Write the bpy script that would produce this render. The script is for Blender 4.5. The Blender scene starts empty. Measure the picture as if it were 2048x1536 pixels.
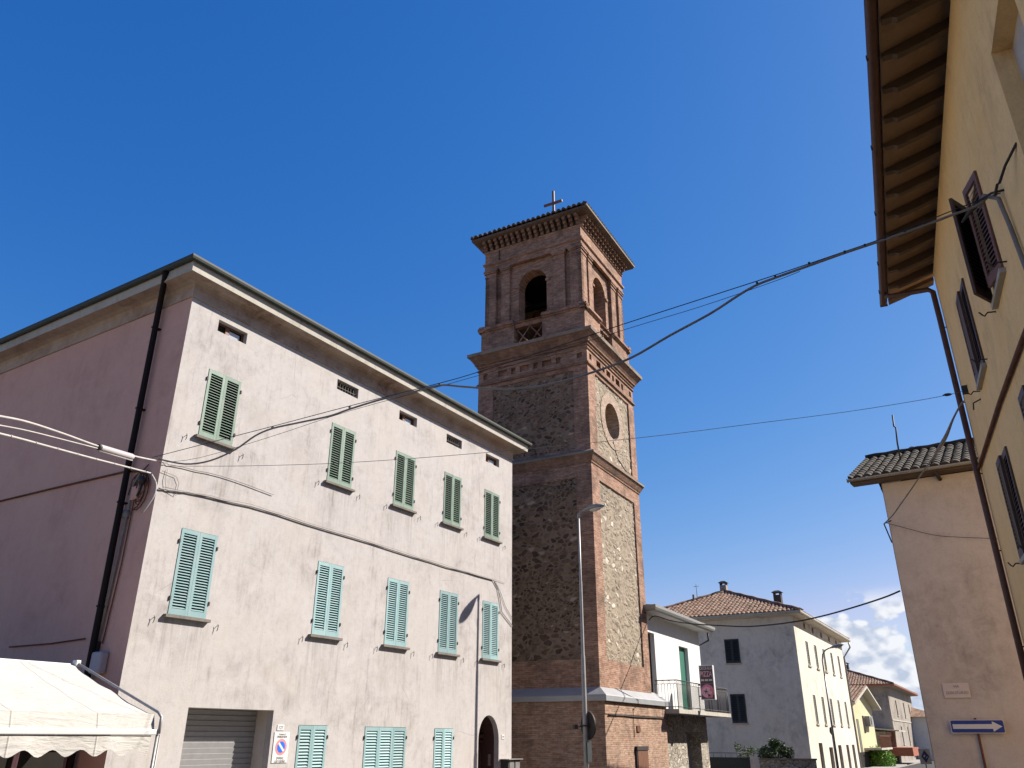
import bpy, bmesh, math, random
from mathutils import Vector, Matrix
random.seed(7)
S = bpy.context.scene
COL = S.collection
R = math.radians
PI = math.pi

# ------------------------------------------------------------------ camera
cam_d = bpy.data.cameras.new("camera"); cam = bpy.data.objects.new("camera", cam_d); COL.objects.link(cam)
cam_d.sensor_width = 36.0; cam_d.lens = 28.1; cam_d.clip_start = 0.05; cam_d.clip_end = 5000
cam.location = (0, 0, 2.2)
_p, _r = R(23.84), R(0.17)
_f = Vector((0, math.cos(_p), math.sin(_p))); _u = Vector((0, -math.sin(_p), math.cos(_p))); _x = Vector((1, 0, 0))
_cr = _x*math.cos(_r)+_u*math.sin(_r); _cu = -_x*math.sin(_r)+_u*math.cos(_r)
_m = Matrix((_cr, _cu, -_f)).transposed().to_4x4(); _m.translation = cam.location
cam.matrix_world = _m
S.camera = cam

# ------------------------------------------------------------------ sun, sky, exposure
SUN_EL, SUN_AZ = R(39.8), R(76.6)          # azimuth clockwise from +Y
sd = bpy.data.lights.new("sun", 'SUN'); sd.energy = 4.9; sd.angle = R(0.5); sd.color = (1.0, 0.93, 0.84)
sun = bpy.data.objects.new("sun", sd); COL.objects.link(sun)
_sv = Vector((math.sin(SUN_AZ)*math.cos(SUN_EL), math.cos(SUN_AZ)*math.cos(SUN_EL), math.sin(SUN_EL)))
sun.rotation_euler = _sv.to_track_quat('Z', 'Y').to_euler(); sun.location = (40, 10, 60)

W = bpy.data.worlds.new("World"); S.world = W; W.use_nodes = True
SKY_STRENGTH = 0.0545
def build_world():
    nt = W.node_tree; nt.nodes.clear()
    N = nt.nodes.new; Lk = nt.links.new
    out = N('ShaderNodeOutputWorld'); bg = N('ShaderNodeBackground'); bg.inputs['Strength'].default_value = SKY_STRENGTH
    sky = N('ShaderNodeTexSky'); sky.sky_type = 'NISHITA'; sky.sun_disc = False
    sky.sun_elevation = SUN_EL; sky.sun_rotation = SUN_AZ; sky.air_density = 1.0; sky.dust_density = 0.5; sky.ozone_density = 4.5; sky.altitude = 250
    hs = N('ShaderNodeHueSaturation'); hs.inputs['Saturation'].default_value = 1.12
    Lk(sky.outputs[0], hs.inputs['Color'])
    # deepen the clear autumn blue of the zenith: per-channel gain and power on the sky radiance
    sc_ = N('ShaderNodeSeparateColor'); cb_ = N('ShaderNodeCombineColor'); Lk(hs.outputs[0], sc_.inputs[0])
    chan = []
    for i, (gn, pw) in enumerate(((0.70, 1.72), (1.0, 1.0), (2.28, 0.58))):
        p_ = N('ShaderNodeMath'); p_.operation = 'POWER'; p_.inputs[1].default_value = pw; Lk(sc_.outputs[i], p_.inputs[0])
        g_ = N('ShaderNodeMath'); g_.operation = 'MULTIPLY'; g_.inputs[1].default_value = gn; Lk(p_.outputs[0], g_.inputs[0]); chan.append(g_.outputs[0])
    def lim(a, b, k):      # towards the horizon the sky pales to a bluish white, never to pink
        m = N('ShaderNodeMath'); m.operation = 'MULTIPLY'; m.inputs[1].default_value = k; Lk(b, m.inputs[0]); q = N('ShaderNodeMath'); q.operation = 'MINIMUM'; Lk(a, q.inputs[0]); Lk(m.outputs[0], q.inputs[1]); return q.outputs[0]
    gg = lim(chan[1], chan[2], 0.82); rr = lim(chan[0], gg, 0.84)
    for q_, o_ in zip((rr, gg, chan[2]), range(3)): Lk(q_, cb_.inputs[o_])
    tc = N('ShaderNodeTexCoord'); sep = N('ShaderNodeSeparateXYZ'); Lk(tc.outputs['Generated'], sep.inputs[0])
    mp = N('ShaderNodeMapping'); mp.inputs['Scale'].default_value = (1.0, 1.0, 1.45); mp.inputs['Location'].default_value = (0.0, 2.3, 1.4); Lk(tc.outputs['Generated'], mp.inputs[0])
    def noise(scale, det, rough, vec, dist=0.0):
        n = N('ShaderNodeTexNoise'); n.inputs['Scale'].default_value = scale; n.inputs['Detail'].default_value = det
        n.inputs['Roughness'].default_value = rough; n.inputs['Distortion'].default_value = dist; Lk(vec, n.inputs['Vector']); return n
    def rng(v, a, b, c, d, smooth=False):
        m = N('ShaderNodeMapRange'); m.inputs[1].default_value = a; m.inputs[2].default_value = b; m.inputs[3].default_value = c; m.inputs[4].default_value = d
        if smooth: m.interpolation_type = 'SMOOTHSTEP'
        Lk(v, m.inputs[0]); return m.outputs[0]
    def mth(op, a, b):
        m = N('ShaderNodeMath'); m.operation = op
        for i, q in enumerate((a, b)):
            if isinstance(q, (int, float)): m.inputs[i].default_value = q
            else: Lk(q, m.inputs[i])
        return m.outputs[0]
    big = noise(9.0, 2.0, 0.5, mp.outputs[0]); fine = noise(20.0, 6.0, 0.53, mp.outputs[0], 0.15)
    vb = N('ShaderNodeTexVoronoi'); vb.feature = 'F1'; vb.inputs['Scale'].default_value = 46.0; vb.inputs['Detail'].default_value = 1.0
    Lk(mp.outputs[0], vb.inputs['Vector'])       # rounded cauliflower lobes
    d = mth('SUBTRACT', mth('ADD', mth('MULTIPLY', big.outputs[0], 0.75), mth('MULTIPLY', fine.outputs[0], 0.50)), mth('MULTIPLY', vb.outputs['Distance'], 0.11))
    # cloud banks sit low over the horizon and thin out with height
    fall = rng(sep.outputs['Z'], 0.05, 0.155, 0.13, -0.02)
    dens = rng(mth('ADD', d, fall), 0.555, 0.605, 0.0, 1.0, True)
    low = mth('MULTIPLY', rng(sep.outputs['Z'], 0.0, 0.03, 0.6, 1.0), rng(sep.outputs['Z'], 0.128, 0.158, 1.0, 0.0, True))
    dens = mth('MULTIPLY', dens, low)
    # lit towards the sun: compare with the same noise a little way off
    mp2 = N('ShaderNodeMapping'); mp2.inputs['Scale'].default_value = (1.0, 1.0, 1.45); mp2.inputs['Location'].default_value = (0.012, 2.3, 1.416); Lk(tc.outputs['Generated'], mp2.inputs[0])
    fine2 = noise(20.0, 6.0, 0.53, mp2.outputs[0], 0.15)
    vb2 = N('ShaderNodeTexVoronoi'); vb2.feature = 'F1'; vb2.inputs['Scale'].default_value = 46.0; vb2.inputs['Detail'].default_value = 1.0; Lk(mp2.outputs[0], vb2.inputs['Vector'])
    shade = rng(mth('ADD', mth('SUBTRACT', fine.outputs[0], fine2.outputs[0]), mth('MULTIPLY', mth('SUBTRACT', vb2.outputs['Distance'], vb.outputs['Distance']), 0.35)), -0.13, 0.10, 0.0, 1.0)
    cc = N('ShaderNodeMix'); cc.data_type = 'RGBA'; Lk(shade, cc.inputs['Factor'])
    cc.inputs['A'].default_value = (4.3, 4.9, 6.1, 1); cc.inputs['B'].default_value = (7.3, 7.5, 7.9, 1)
    mx = N('ShaderNodeMix'); mx.data_type = 'RGBA'; Lk(dens, mx.inputs['Factor']); Lk(cb_.outputs[0], mx.inputs['A']); Lk(cc.outputs['Result'], mx.inputs['B'])
    Lk(mx.outputs['Result'], bg.inputs['Color']); Lk(bg.outputs[0], out.inputs['Surface'])
build_world()
S.view_settings.view_transform = 'Standard'; S.view_settings.look = 'None'; S.view_settings.gamma = 1.0
S.view_settings.use_curve_mapping = False
S.view_settings.exposure = 1.19

# ------------------------------------------------------------------ node helpers
class G:
    """small wrapper around a material node tree"""
    def __init__(s, name, rough=0.85, spec=0.2, metal=0.0):
        s.m = bpy.data.materials.new(name); s.m.use_nodes = True; s.nt = s.m.node_tree
        s.b = s.nt.nodes['Principled BSDF']; s.b.inputs['Roughness'].default_value = rough
        s.b.inputs['Specular IOR Level'].default_value = spec; s.b.inputs['Metallic'].default_value = metal
        s.tc = s.nt.nodes.new('ShaderNodeTexCoord')
    def N(s, t): return s.nt.nodes.new(t)
    def L(s, a, b): s.nt.links.new(a, b)
    def obj(s, scale=(1, 1, 1), loc=(0, 0, 0)):
        m = s.N('ShaderNodeMapping'); m.inputs['Scale'].default_value = scale; m.inputs['Location'].default_value = loc
        s.L(s.tc.outputs['Object'], m.inputs[0]); return m.outputs[0]
    def wallvec(s):
        sp = s.N('ShaderNodeSeparateXYZ'); s.L(s.tc.outputs['Object'], sp.inputs[0])
        a = s.math('ADD', sp.outputs[0], sp.outputs[1]); c = s.N('ShaderNodeCombineXYZ')
        s.L(a, c.inputs[0]); s.L(sp.outputs[2], c.inputs[1]); return c.outputs[0]
    def noise(s, vec, scale, det=5, rough=0.55, dist=0.0, out=0):
        n = s.N('ShaderNodeTexNoise'); n.inputs['Scale'].default_value = scale; n.inputs['Detail'].default_value = det
        n.inputs['Roughness'].default_value = rough; n.inputs['Distortion'].default_value = dist; s.L(vec, n.inputs['Vector']); return n.outputs[out]
    def vor(s, vec, scale, feature='F1', rnd=1.0):
        n = s.N('ShaderNodeTexVoronoi'); n.feature = feature; n.inputs['Scale'].default_value = scale; n.inputs['Randomness'].default_value = rnd
        s.L(vec, n.inputs['Vector']); return n
    def rng(s, v, a, b, c=0.0, d=1.0, smooth=False):
        m = s.N('ShaderNodeMapRange')
        for i, q in enumerate((a, b, c, d)): m.inputs[i+1].default_value = q
        if smooth: m.interpolation_type = 'SMOOTHSTEP'
        s.L(v, m.inputs[0]); return m.outputs[0]
    def math(s, op, a, b=0.0):
        m = s.N('ShaderNodeMath'); m.operation = op
        for i, q in enumerate((a, b)):
            if isinstance(q, (int, float)): m.inputs[i].default_value = q
            else: s.L(q, m.inputs[i])
        return m.outputs[0]
    def mix(s, f, a, b, mode='MIX'):
        m = s.N('ShaderNodeMix'); m.data_type = 'RGBA'; m.blend_type = mode
        for key, q in (('Factor', f), ('A', a), ('B', b)):
            if isinstance(q, (int, float)): m.inputs[key].default_value = q
            elif isinstance(q, tuple): m.inputs[key].default_value = q+(1,) if len(q) == 3 else q
            else: s.L(q, m.inputs[key])
        return m.outputs['Result']
    def color(s, c):
        if isinstance(c, tuple): s.b.inputs['Base Color'].default_value = c+(1,)
        else: s.L(c, s.b.inputs['Base Color'])
    def bump(s, h, strength=0.4, dist=0.01):
        b = s.N('ShaderNodeBump'); b.inputs['Strength'].default_value = strength; b.inputs['Distance'].default_value = dist
        s.L(h, b.inputs['Height']); s.L(b.outputs[0], s.b.inputs['Normal'])

def plain(name, c, rough=0.6, metal=0.0, spec=0.3, var=0.18, scale=6.0):
    g = G(name, rough, spec, metal); v = g.obj()
    n = g.noise(v, scale, 6, 0.6); n2 = g.noise(v, scale*9, 3, 0.6)
    f = g.math('ADD', g.rng(n, 0.3, 0.7), g.rng(n2, 0.35, 0.75, 0, 0.4))
    dk = tuple(x*(1-var) for x in c); lt = tuple(min(1, x*(1+var*0.6)) for x in c)
    g.color(g.mix(f, dk, lt)); g.bump(n2, 0.15, 0.003)
    return g.m

def stucco(name, base, stain, stain_amt=0.6, streak=0.5, crack=0.0, fine=0.35, warm=None, seed=0.0, sills=False):
    g = G(name, 0.92, 0.12); v = g.obj(loc=(seed, seed*1.7, seed*0.6))
    big = g.noise(v, 0.55, 7, 0.62, 0.4); mid = g.noise(v, 2.1, 8, 0.68, 0.6)
    st = g.noise(g.obj((4.2, 4.2, 0.55), (seed, 0, 0)), 1.3, 6, 0.65, 0.3); st2 = g.noise(g.obj((11, 11, 1.1), (seed, 2, 0)), 1.6, 4, 0.6)
    grain = g.noise(v, 45, 3, 0.7)
    s1 = g.math('MULTIPLY', g.rng(big, 0.42, 0.68, 0, 1, True), g.rng(mid, 0.34, 0.66))
    s2 = g.math('MULTIPLY', g.rng(st, 0.48, 0.74, 0, 1), g.rng(st2, 0.4, 0.62))
    s2 = g.math('MULTIPLY', s2, g.rng(big, 0.35, 0.6, 0.25, 1))
    f = g.math('ADD', g.math('MULTIPLY', s1, stain_amt), g.math('MULTIPLY', s2, streak))
    f = g.math('ADD', f, g.math('MULTIPLY', g.rng(mid, 0.35, 0.7), 0.2)); f = g.math('ADD', f, g.math('MULTIPLY', g.rng(g.noise(v, 8.0, 5, 0.7, 0.5), 0.48, 0.75), 0.3))
    c = g.mix(f, base, stain)
    if warm: c = g.mix(g.rng(g.noise(v, 0.9, 3, 0.5), 0.5, 0.75, 0, 0.6), c, warm)
    c = g.mix(g.math('MULTIPLY', g.rng(grain, 0.5, 0.85), fine), c, tuple(x*0.62 for x in stain))
    if sills:      # rain streaks washed down from the ends of the window sills
        sp = g.N('ShaderNodeSeparateXYZ'); g.L(g.tc.outputs['Object'], sp.inputs[0]); dist = None
        for cx_ in (1.14, 4.90, 7.41, 9.66, 11.81):
            d_ = g.math('ABSOLUTE', g.math('SUBTRACT', sp.outputs[0], cx_)); dist = d_ if dist is None else g.math('MINIMUM', dist, d_)
        mx_ = g.math('MULTIPLY', g.rng(dist, 0.62, 0.42, 0, 1, True), g.rng(dist, 0.0, 0.45, 0.35, 1.0))
        mz_ = None
        for zz in (7.83, 4.24):
            q_ = g.math('MULTIPLY', g.rng(sp.outputs[2], zz-0.02, zz, 1, 0), g.rng(sp.outputs[2], zz-1.5, zz, 0, 1)); mz_ = q_ if mz_ is None else g.math('MAXIMUM', mz_, q_)
        sk = g.math('MULTIPLY', g.math('MULTIPLY', mx_, mz_), g.rng(g.noise(g.obj((14, 14, 0.7), (seed, 5, 0)), 1.3, 4, 0.6), 0.42, 0.62))
        c = g.mix(g.math('MULTIPLY', sk, 0.55), c, tuple(x*0.8 for x in stain))
        e_ = g.vor(g.mix(0.10, v, g.noise(v, 1.3, 5, 0.65, 0, 1)), 0.30, 'DISTANCE_TO_EDGE').outputs['Distance']
        c = g.mix(g.math('MULTIPLY', g.math('MULTIPLY', g.rng(e_, 0.0, 0.004, 1, 0), g.rng(g.noise(v, 0.7, 3), 0.56, 0.64)), 0.4), c, tuple(x*0.6 for x in stain))
    if crack:
        wv = g.mix(0.12, v, g.noise(v, 1.7, 4, 0.6, 0, 1))
        e = g.vor(wv, 0.33, 'DISTANCE_TO_EDGE').outputs['Distance']
        k = g.math('MULTIPLY', g.rng(e, 0.0, 0.006, 1, 0), g.rng(g.noise(v, 0.4, 2), 0.5, 0.6))
        c = g.mix(g.math('MULTIPLY', k, crack), c, tuple(x*0.45 for x in stain))
    g.color(c); g.bump(g.math('ADD', g.math('MULTIPLY', grain, 0.5), mid), 0.35, 0.012)
    return g.m

def brick(name, c1, c2, mortar, bw=0.27, bh=0.062, ms=0.010, dirt=0.5, dirtc=(0.06, 0.045, 0.035), smear=0.3, swap=False, seed=0.0):
    g = G(name, 0.92, 0.1); v = g.wallvec()
    if swap:
        mpp = g.N('ShaderNodeMapping'); mpp.inputs['Rotation'].default_value = (0, 0, PI/2); g.L(v, mpp.inputs[0]); v = mpp.outputs[0]
    o = g.obj(loc=(seed, seed, 0))
    w = g.N('ShaderNodeVectorMath'); w.operation = 'MULTIPLY_ADD'; g.L(g.noise(o, 3.0, 4, 0.6, 0, 1), w.inputs[0]); w.inputs[1].default_value = (0.035, 0.022, 0); g.L(v, w.inputs[2])
    b = g.N('ShaderNodeTexBrick'); g.L(w.outputs[0], b.inputs['Vector'])
    b.inputs['Scale'].default_value = 1.0; b.inputs['Brick Width'].default_value = bw; b.inputs['Row Height'].default_value = bh
    b.inputs['Mortar Size'].default_value = ms; b.inputs['Mortar Smooth'].default_value = 0.35; b.inputs['Bias'].default_value = 0.0
    b.inputs['Color1'].default_value = c1+(1,); b.inputs['Color2'].default_value = c2+(1,); b.inputs['Mortar'].default_value = mortar+(1,)
    n1 = g.noise(o, 1.1, 7, 0.65, 0.5); n2 = g.noise(o, 7.0, 6, 0.7); n3 = g.noise(o, 38.0, 3, 0.6)
    blot = g.noise(g.obj((2.2, 2.2, 9.0), (seed, 1, 2)), 1.6, 4, 0.6)
    c = g.mix(g.rng(blot, 0.36, 0.66, 0, 0.75), b.outputs['Color'], tuple(x*0.55 for x in c1))
    c = g.mix(g.math('MULTIPLY', g.rng(n2, 0.48, 0.7), smear), c, mortar)
    c = g.mix(g.math('MULTIPLY', g.rng(n1, 0.45, 0.75), dirt), c, dirtc)
    c = g.mix(g.math('MULTIPLY', g.rng(n3, 0.55, 0.8), 0.4), c, dirtc)
    g.color(c)
    h = g.math('ADD', g.math('MULTIPLY', b.outputs['Fac'], -0.8), g.math('ADD', g.math('MULTIPLY', n2, 0.7), g.math('MULTIPLY', n3, 0.35)))
    g.bump(h, 0.75, 0.02)
    return g.m

def rubble(name, dark, light, mortar, scale=3.4, mort_w=0.07, cover=0.3, bright=(0.5, 0.46, 0.38), bright_amt=0.1, seed=0.0, bumpd=0.05):
    g = G(name, 0.95, 0.08); v = g.obj((0.8, 0.8, 1.5), (seed, seed*0.3, seed*1.3)); o = g.obj(loc=(seed, 0, 0))
    wv = g.N('ShaderNodeVectorMath'); wv.operation = 'MULTIPLY_ADD'; g.L(g.noise(o, 2.6, 5, 0.65, 0, 1), wv.inputs[0]); wv.inputs[1].default_value = (0.34, 0.34, 0.34); g.L(v, wv.inputs[2])
    a = g.vor(wv.outputs[0], scale, 'F1', 1.0); e = g.vor(wv.outputs[0], scale, 'DISTANCE_TO_EDGE', 1.0)
    a2 = g.vor(wv.outputs[0], scale*2.7, 'F1', 1.0); e2 = g.vor(wv.outputs[0], scale*2.7, 'DISTANCE_TO_EDGE', 1.0)
    n1 = g.noise(o, 1.2, 6, 0.65, 0.6); n2 = g.noise(o, 9.0, 6, 0.7); n3 = g.noise(o, 42.0, 4, 0.7)
    pick = g.rng(g.noise(o, 2.0, 3, 0.5), 0.47, 0.53)
    def sp(node):
        q = g.N('ShaderNodeSeparateColor'); g.L(node.outputs['Color'], q.inputs[0]); return q
    s1, s2 = sp(a), sp(a2)
    r = g.math('ADD', g.math('MULTIPLY', s1.outputs[0], g.math('SUBTRACT', 1.0, pick)), g.math('MULTIPLY', s2.outputs[0], pick))
    gch = g.math('ADD', g.math('MULTIPLY', s1.outputs[1], g.math('SUBTRACT', 1.0, pick)), g.math('MULTIPLY', s2.outputs[1], pick))
    ed = g.math('ADD', g.math('MULTIPLY', e.outputs['Distance'], g.math('SUBTRACT', 1.0, pick)), g.math('MULTIPLY', g.math('MULTIPLY', e2.outputs['Distance'], 1.9), pick))
    stone = g.mix(r, dark, light)
    stone = g.mix(g.rng(n2, 0.35, 0.75, 0, 0.55), stone, tuple(x*0.6 for x in dark))
    stone = g.mix(g.rng(gch, 1-bright_amt-0.01, 1-bright_amt, 0, 0.95), stone, bright)
    mm = g.math('ADD', g.rng(ed, mort_w*0.5, mort_w*1.2, 1, 0, True), g.math('MULTIPLY', g.rng(n2, 0.62-cover*0.4, 0.74-cover*0.3), g.rng(gch, 0.0, 0.9, 1.0, 0.35)))
    mc = g.mix(g.rng(n3, 0.35, 0.7), tuple(x*0.62 for x in mortar), mortar)
    c = g.mix(mm, stone, mc)
    c = g.mix(g.rng(n1, 0.5, 0.78, 0, 0.5), c, tuple(x*0.5 for x in dark))
    c = g.mix(g.rng(n3, 0.55, 0.75, 0, 0.7), c, tuple(x*0.35 for x in dark)); n4 = g.noise(o, 19.0, 3, 0.6); c = g.mix(g.rng(n4, 0.60, 0.72, 0, 0.55), c, tuple(x*0.45 for x in dark))
    g.color(c)
    h = g.math('ADD', g.rng(ed, 0.0, mort_w*1.6), g.math('ADD', g.math('MULTIPLY', n2, 0.8), g.math('MULTIPLY', n3, 0.4)))
    g.bump(h, 0.9, bumpd)
    return g.m

def tilemat(name, c1, c2, moss=(0.05, 0.05, 0.035), moss_amt=0.5):
    g = G(name, 0.9, 0.12); o = g.obj()
    v = g.vor(o, 4.5); q = g.N('ShaderNodeSeparateColor'); g.L(v.outputs['Color'], q.inputs[0])
    c = g.mix(q.outputs[0], c1, c2); n = g.noise(o, 1.4, 7, 0.7, 0.4); n2 = g.noise(o, 14, 5, 0.7)
    c = g.mix(g.math('MULTIPLY', g.rng(n, 0.42, 0.7), moss_amt), c, moss)
    c = g.mix(g.rng(n2, 0.5, 0.8, 0, 0.5), c, tuple(x*0.4 for x in c1)); g.color(c); g.bump(n2, 0.4, 0.01)
    return g.m

def paint(name, c, worn, amt=0.35, rough=0.55):
    g = G(name, rough, 0.3); oi = g.N('ShaderNodeObjectInfo')
    def shifted(sc):
        va = g.N('ShaderNodeVectorMath'); va.operation = 'ADD'; g.L(g.obj(sc), va.inputs[0]); cx_ = g.N('ShaderNodeCombineXYZ'); k_ = g.math('MULTIPLY', oi.outputs['Random'], 37.0)
        for i_ in range(3): g.L(k_, cx_.inputs[i_])
        g.L(cx_.outputs[0], va.inputs[1]); return va.outputs[0]
    o = shifted((1, 1, 1)); n = g.noise(o, 4, 7, 0.7, 0.3); n2 = g.noise(shifted((18, 18, 2)), 2.0, 5, 0.7)
    c1 = g.mix(g.math('MULTIPLY', g.rng(n, 0.45, 0.72), amt), c, worn)
    c1 = g.mix(g.rng(n2, 0.55, 0.75, 0, amt), c1, tuple(x*0.6 for x in c))
    hsv = g.N('ShaderNodeHueSaturation'); g.L(c1, hsv.inputs['Color']); g.L(g.rng(oi.outputs['Random'], 0, 1, 0.76, 1.14), hsv.inputs['Value'])
    g.color(hsv.outputs[0]); g.bump(n2, 0.2, 0.004); return g.m

def stonewall(name, dark, light, mortar, bright, bright_amt, fine=0.6):
    """colours follow the stones modelled in the mesh (attribute: stone tone, distance from joint, odd stones)"""
    g = G(name, 0.95, 0.08); o = g.obj(); at = g.N('ShaderNodeAttribute'); at.attribute_name = 'stone'
    q = g.N('ShaderNodeSeparateColor'); g.L(at.outputs['Color'], q.inputs[0])
    n1 = g.noise(o, 1.2, 6, 0.65, 0.6); n2 = g.noise(o, 9.0, 6, 0.7); n3 = g.noise(o, 45.0, 4, 0.7)
    st = g.mix(q.outputs[0], dark, light); st = g.mix(g.rng(n2, 0.35, 0.75, 0, 0.55), st, tuple(x*0.55 for x in dark))
    st = g.mix(g.rng(q.outputs[2], 1-bright_amt-0.01, 1-bright_amt, 0, 0.9), st, bright)
    mc = g.mix(g.rng(n2, 0.3, 0.7), tuple(x*0.65 for x in mortar), mortar)
    c = g.mix(g.rng(g.math('ADD', q.outputs[1], g.math('MULTIPLY', g.math('SUBTRACT', n2, 0.5), 0.5)), 0.36, 0.66, 0, 1, True), mc, st)
    c = g.mix(g.rng(n1, 0.5, 0.78, 0, 0.5), c, tuple(x*0.5 for x in dark)); c = g.mix(g.rng(n3, 0.55, 0.78, 0, fine), c, tuple(x*0.35 for x in dark))
    g.color(c); g.bump(g.math('ADD', g.math('MULTIPLY', n2, 0.5), n3), 0.5, 0.012); return g.m

def foliage(name, c1, c2):
    g = G(name, 0.6, 0.25); v = g.vor(g.obj(), 9); q = g.N('ShaderNodeSeparateColor'); g.L(v.outputs['Color'], q.inputs[0])
    g.color(g.mix(q.outputs[0], c1, c2)); return g.m

M = {}
M['facade'] = stucco('facade_plaster', (0.41, 0.385, 0.37), (0.235, 0.212, 0.198), 0.52, 0.9, 0, 0.4, (0.395, 0.36, 0.325), 3.1, sills=True)
M['pinkwall'] = stucco('rose_plaster', (0.58, 0.345, 0.275), (0.46, 0.27, 0.21), 0.6, 0.5, 0, 0.25, (0.59, 0.38, 0.285), 8.3)
M['cornice'] = stucco('cornice_plaster', (0.42, 0.335, 0.275), (0.20, 0.125, 0.085), 1.0, 0.4, 0, 0.3, (0.38, 0.255, 0.175), 5.7)
M['fascia'] = stucco('fascia_concrete', (0.42, 0.395, 0.345), (0.25, 0.22, 0.18), 0.5, 0.8, 0, 0.25, None, 1.3)
M['whitewall'] = stucco('white_render', (0.60, 0.60, 0.585), (0.42, 0.40, 0.38), 0.2, 0.3, 0, 0.1, None, 2.2)
M['greywhite'] = stucco('weathered_white_render', (0.62, 0.57, 0.49), (0.33, 0.295, 0.26), 0.6, 0.5, 0, 0.4, (0.57, 0.50, 0.41), 6.6)
M['mauve'] = stucco('taupe_plaster', (0.485, 0.44, 0.40), (0.315, 0.275, 0.245), 0.8, 0.45, 0, 0.45, (0.46, 0.395, 0.335), 11.0)
M['ochre'] = stucco('ochre_plaster', (0.86, 0.58, 0.275), (0.62, 0.405, 0.19), 0.55, 0.8, 0, 0.4, (0.86, 0.535, 0.21), 4.4)
M['yellow'] = stucco('pale_yellow_plaster', (0.49, 0.445, 0.28), (0.36, 0.315, 0.2), 0.4, 0.4, 0, 0.15, None, 9.1)
M['oldgrey'] = stucco('old_grey_plaster', (0.31, 0.275, 0.235), (0.13, 0.11, 0.095), 0.9, 0.8, 0, 0.4, None, 7.2)
M['brick'] = brick('old_brick', (0.285, 0.142, 0.095), (0.385, 0.235, 0.165), (0.40, 0.31, 0.24), dirt=0.8, smear=0.5, seed=1.0)
M['brick_base'] = brick('base_brick', (0.32, 0.18, 0.122), (0.40, 0.265, 0.19), (0.43, 0.345, 0.27), dirt=0.6, smear=0.55, seed=4.0)
M['brick_up'] = brick('upright_brick', (0.25, 0.135, 0.09), (0.34, 0.21, 0.145), (0.22, 0.17, 0.13), dirt=0.75, swap=True, seed=2.0)
M['stone_shade'] = rubble('rubble_shaded_tone', (0.045, 0.033, 0.026), (0.17, 0.13, 0.10), (0.33, 0.26, 0.20), 3.3, 0.10, 0.30, (0.40, 0.33, 0.26), 0.035, 2.0, 0.07)  # rubble toned dark as for the shaded face, used on hidden sides
M['stone_lit'] = rubble('mortared_rubble_sunlit_tone', (0.27, 0.225, 0.175), (0.40, 0.345, 0.275), (0.385, 0.33, 0.26), 3.4, 0.12, 0.9, (0.62, 0.57, 0.48), 0.10, 5.0, 0.014)  # paler rubble toned for the sunlit face, with more mortar
M['stone_shade2'] = stonewall('rubble_shaded_tone', (0.062, 0.043, 0.031), (0.215, 0.155, 0.112), (0.255, 0.19, 0.138), (0.36, 0.29, 0.22), 0.03)  # darker copy: shade of the tower's left face put into the colour
M['stone_lit2'] = stonewall('mortared_rubble_sunlit_tone', (0.17, 0.135, 0.10), (0.40, 0.34, 0.265), (0.335, 0.28, 0.215), (0.54, 0.49, 0.41), 0.05, 0.65)  # paler copy: sunlight on the street face put into the colour, plus mortar
M['stone_clad'] = rubble('pale_stone_cladding', (0.27, 0.235, 0.19), (0.46, 0.415, 0.34), (0.14, 0.12, 0.10), 3.8, 0.05, 0.0, (0.52, 0.48, 0.41), 0.2, 9.0, 0.04)
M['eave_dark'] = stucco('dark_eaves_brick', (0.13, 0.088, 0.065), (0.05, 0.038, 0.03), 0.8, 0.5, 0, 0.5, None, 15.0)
M['brick_pale'] = brick('limewashed_brick', (0.34, 0.24, 0.18), (0.42, 0.325, 0.25), (0.42, 0.35, 0.28), dirt=0.35, smear=0.9, seed=7.0)
M['stone_trim'] = stucco('grey_stone_trim', (0.25, 0.205, 0.16), (0.09, 0.075, 0.06), 0.9, 0.5, 0, 0.6, None, 12.0)
M['lead'] = plain('zinc_sheet', (0.265, 0.27, 0.275), 0.45, 0.15, 0.4, 0.12, 2.0)
M['tile_dark'] = tilemat('mossy_clay_tile', (0.055, 0.042, 0.034), (0.10, 0.07, 0.05), moss_amt=0.7)
M['tile_red'] = tilemat('terracotta_tile', (0.165, 0.09, 0.06), (0.31, 0.215, 0.155), moss_amt=0.5)
M['tile_grey'] = tilemat('lichen_tile', (0.025, 0.021, 0.018), (0.075, 0.062, 0.05), moss_amt=0.5)
M['gutter'] = plain('dull_green_gutter', (0.045, 0.05, 0.042), 0.6, 0.0, 0.2)
M['gutter_grey'] = plain('grey_gutter', (0.24, 0.24, 0.23), 0.5, 0.3, 0.35)
M['gutter_brown'] = plain('brown_gutter', (0.085, 0.04, 0.03), 0.5, 0.1, 0.3)
M['pipe_dark'] = plain('dark_brown_pipe', (0.014, 0.009, 0.007), 0.7, 0.0, 0.15)
M['iron'] = plain('dark_iron', (0.05, 0.043, 0.04), 0.6, 0.4, 0.3)
M['rust'] = plain('rusty_iron', (0.13, 0.055, 0.035), 0.8, 0.2, 0.2, 0.35)
M['galv'] = plain('galvanised_steel', (0.26, 0.255, 0.25), 0.5, 0.3, 0.4)
M['cable'] = plain('grey_cable', (0.20, 0.18, 0.165), 0.7, 0, 0.2)
M['cable_lt'] = plain('pale_cable', (0.34, 0.32, 0.30), 0.7, 0, 0.2)
M['cable_dk'] = plain('black_cable', (0.035, 0.035, 0.04), 0.6, 0, 0.2)
M['cable_blue'] = plain('blue_cable', (0.02, 0.05, 0.25), 0.5, 0, 0.3)
M['sage'] = paint('sage_shutter_paint', (0.135, 0.205, 0.155), (0.23, 0.25, 0.215), 0.8)
M['aqua'] = paint('aqua_shutter_paint', (0.215, 0.345, 0.35), (0.33, 0.39, 0.385), 0.6)
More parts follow.
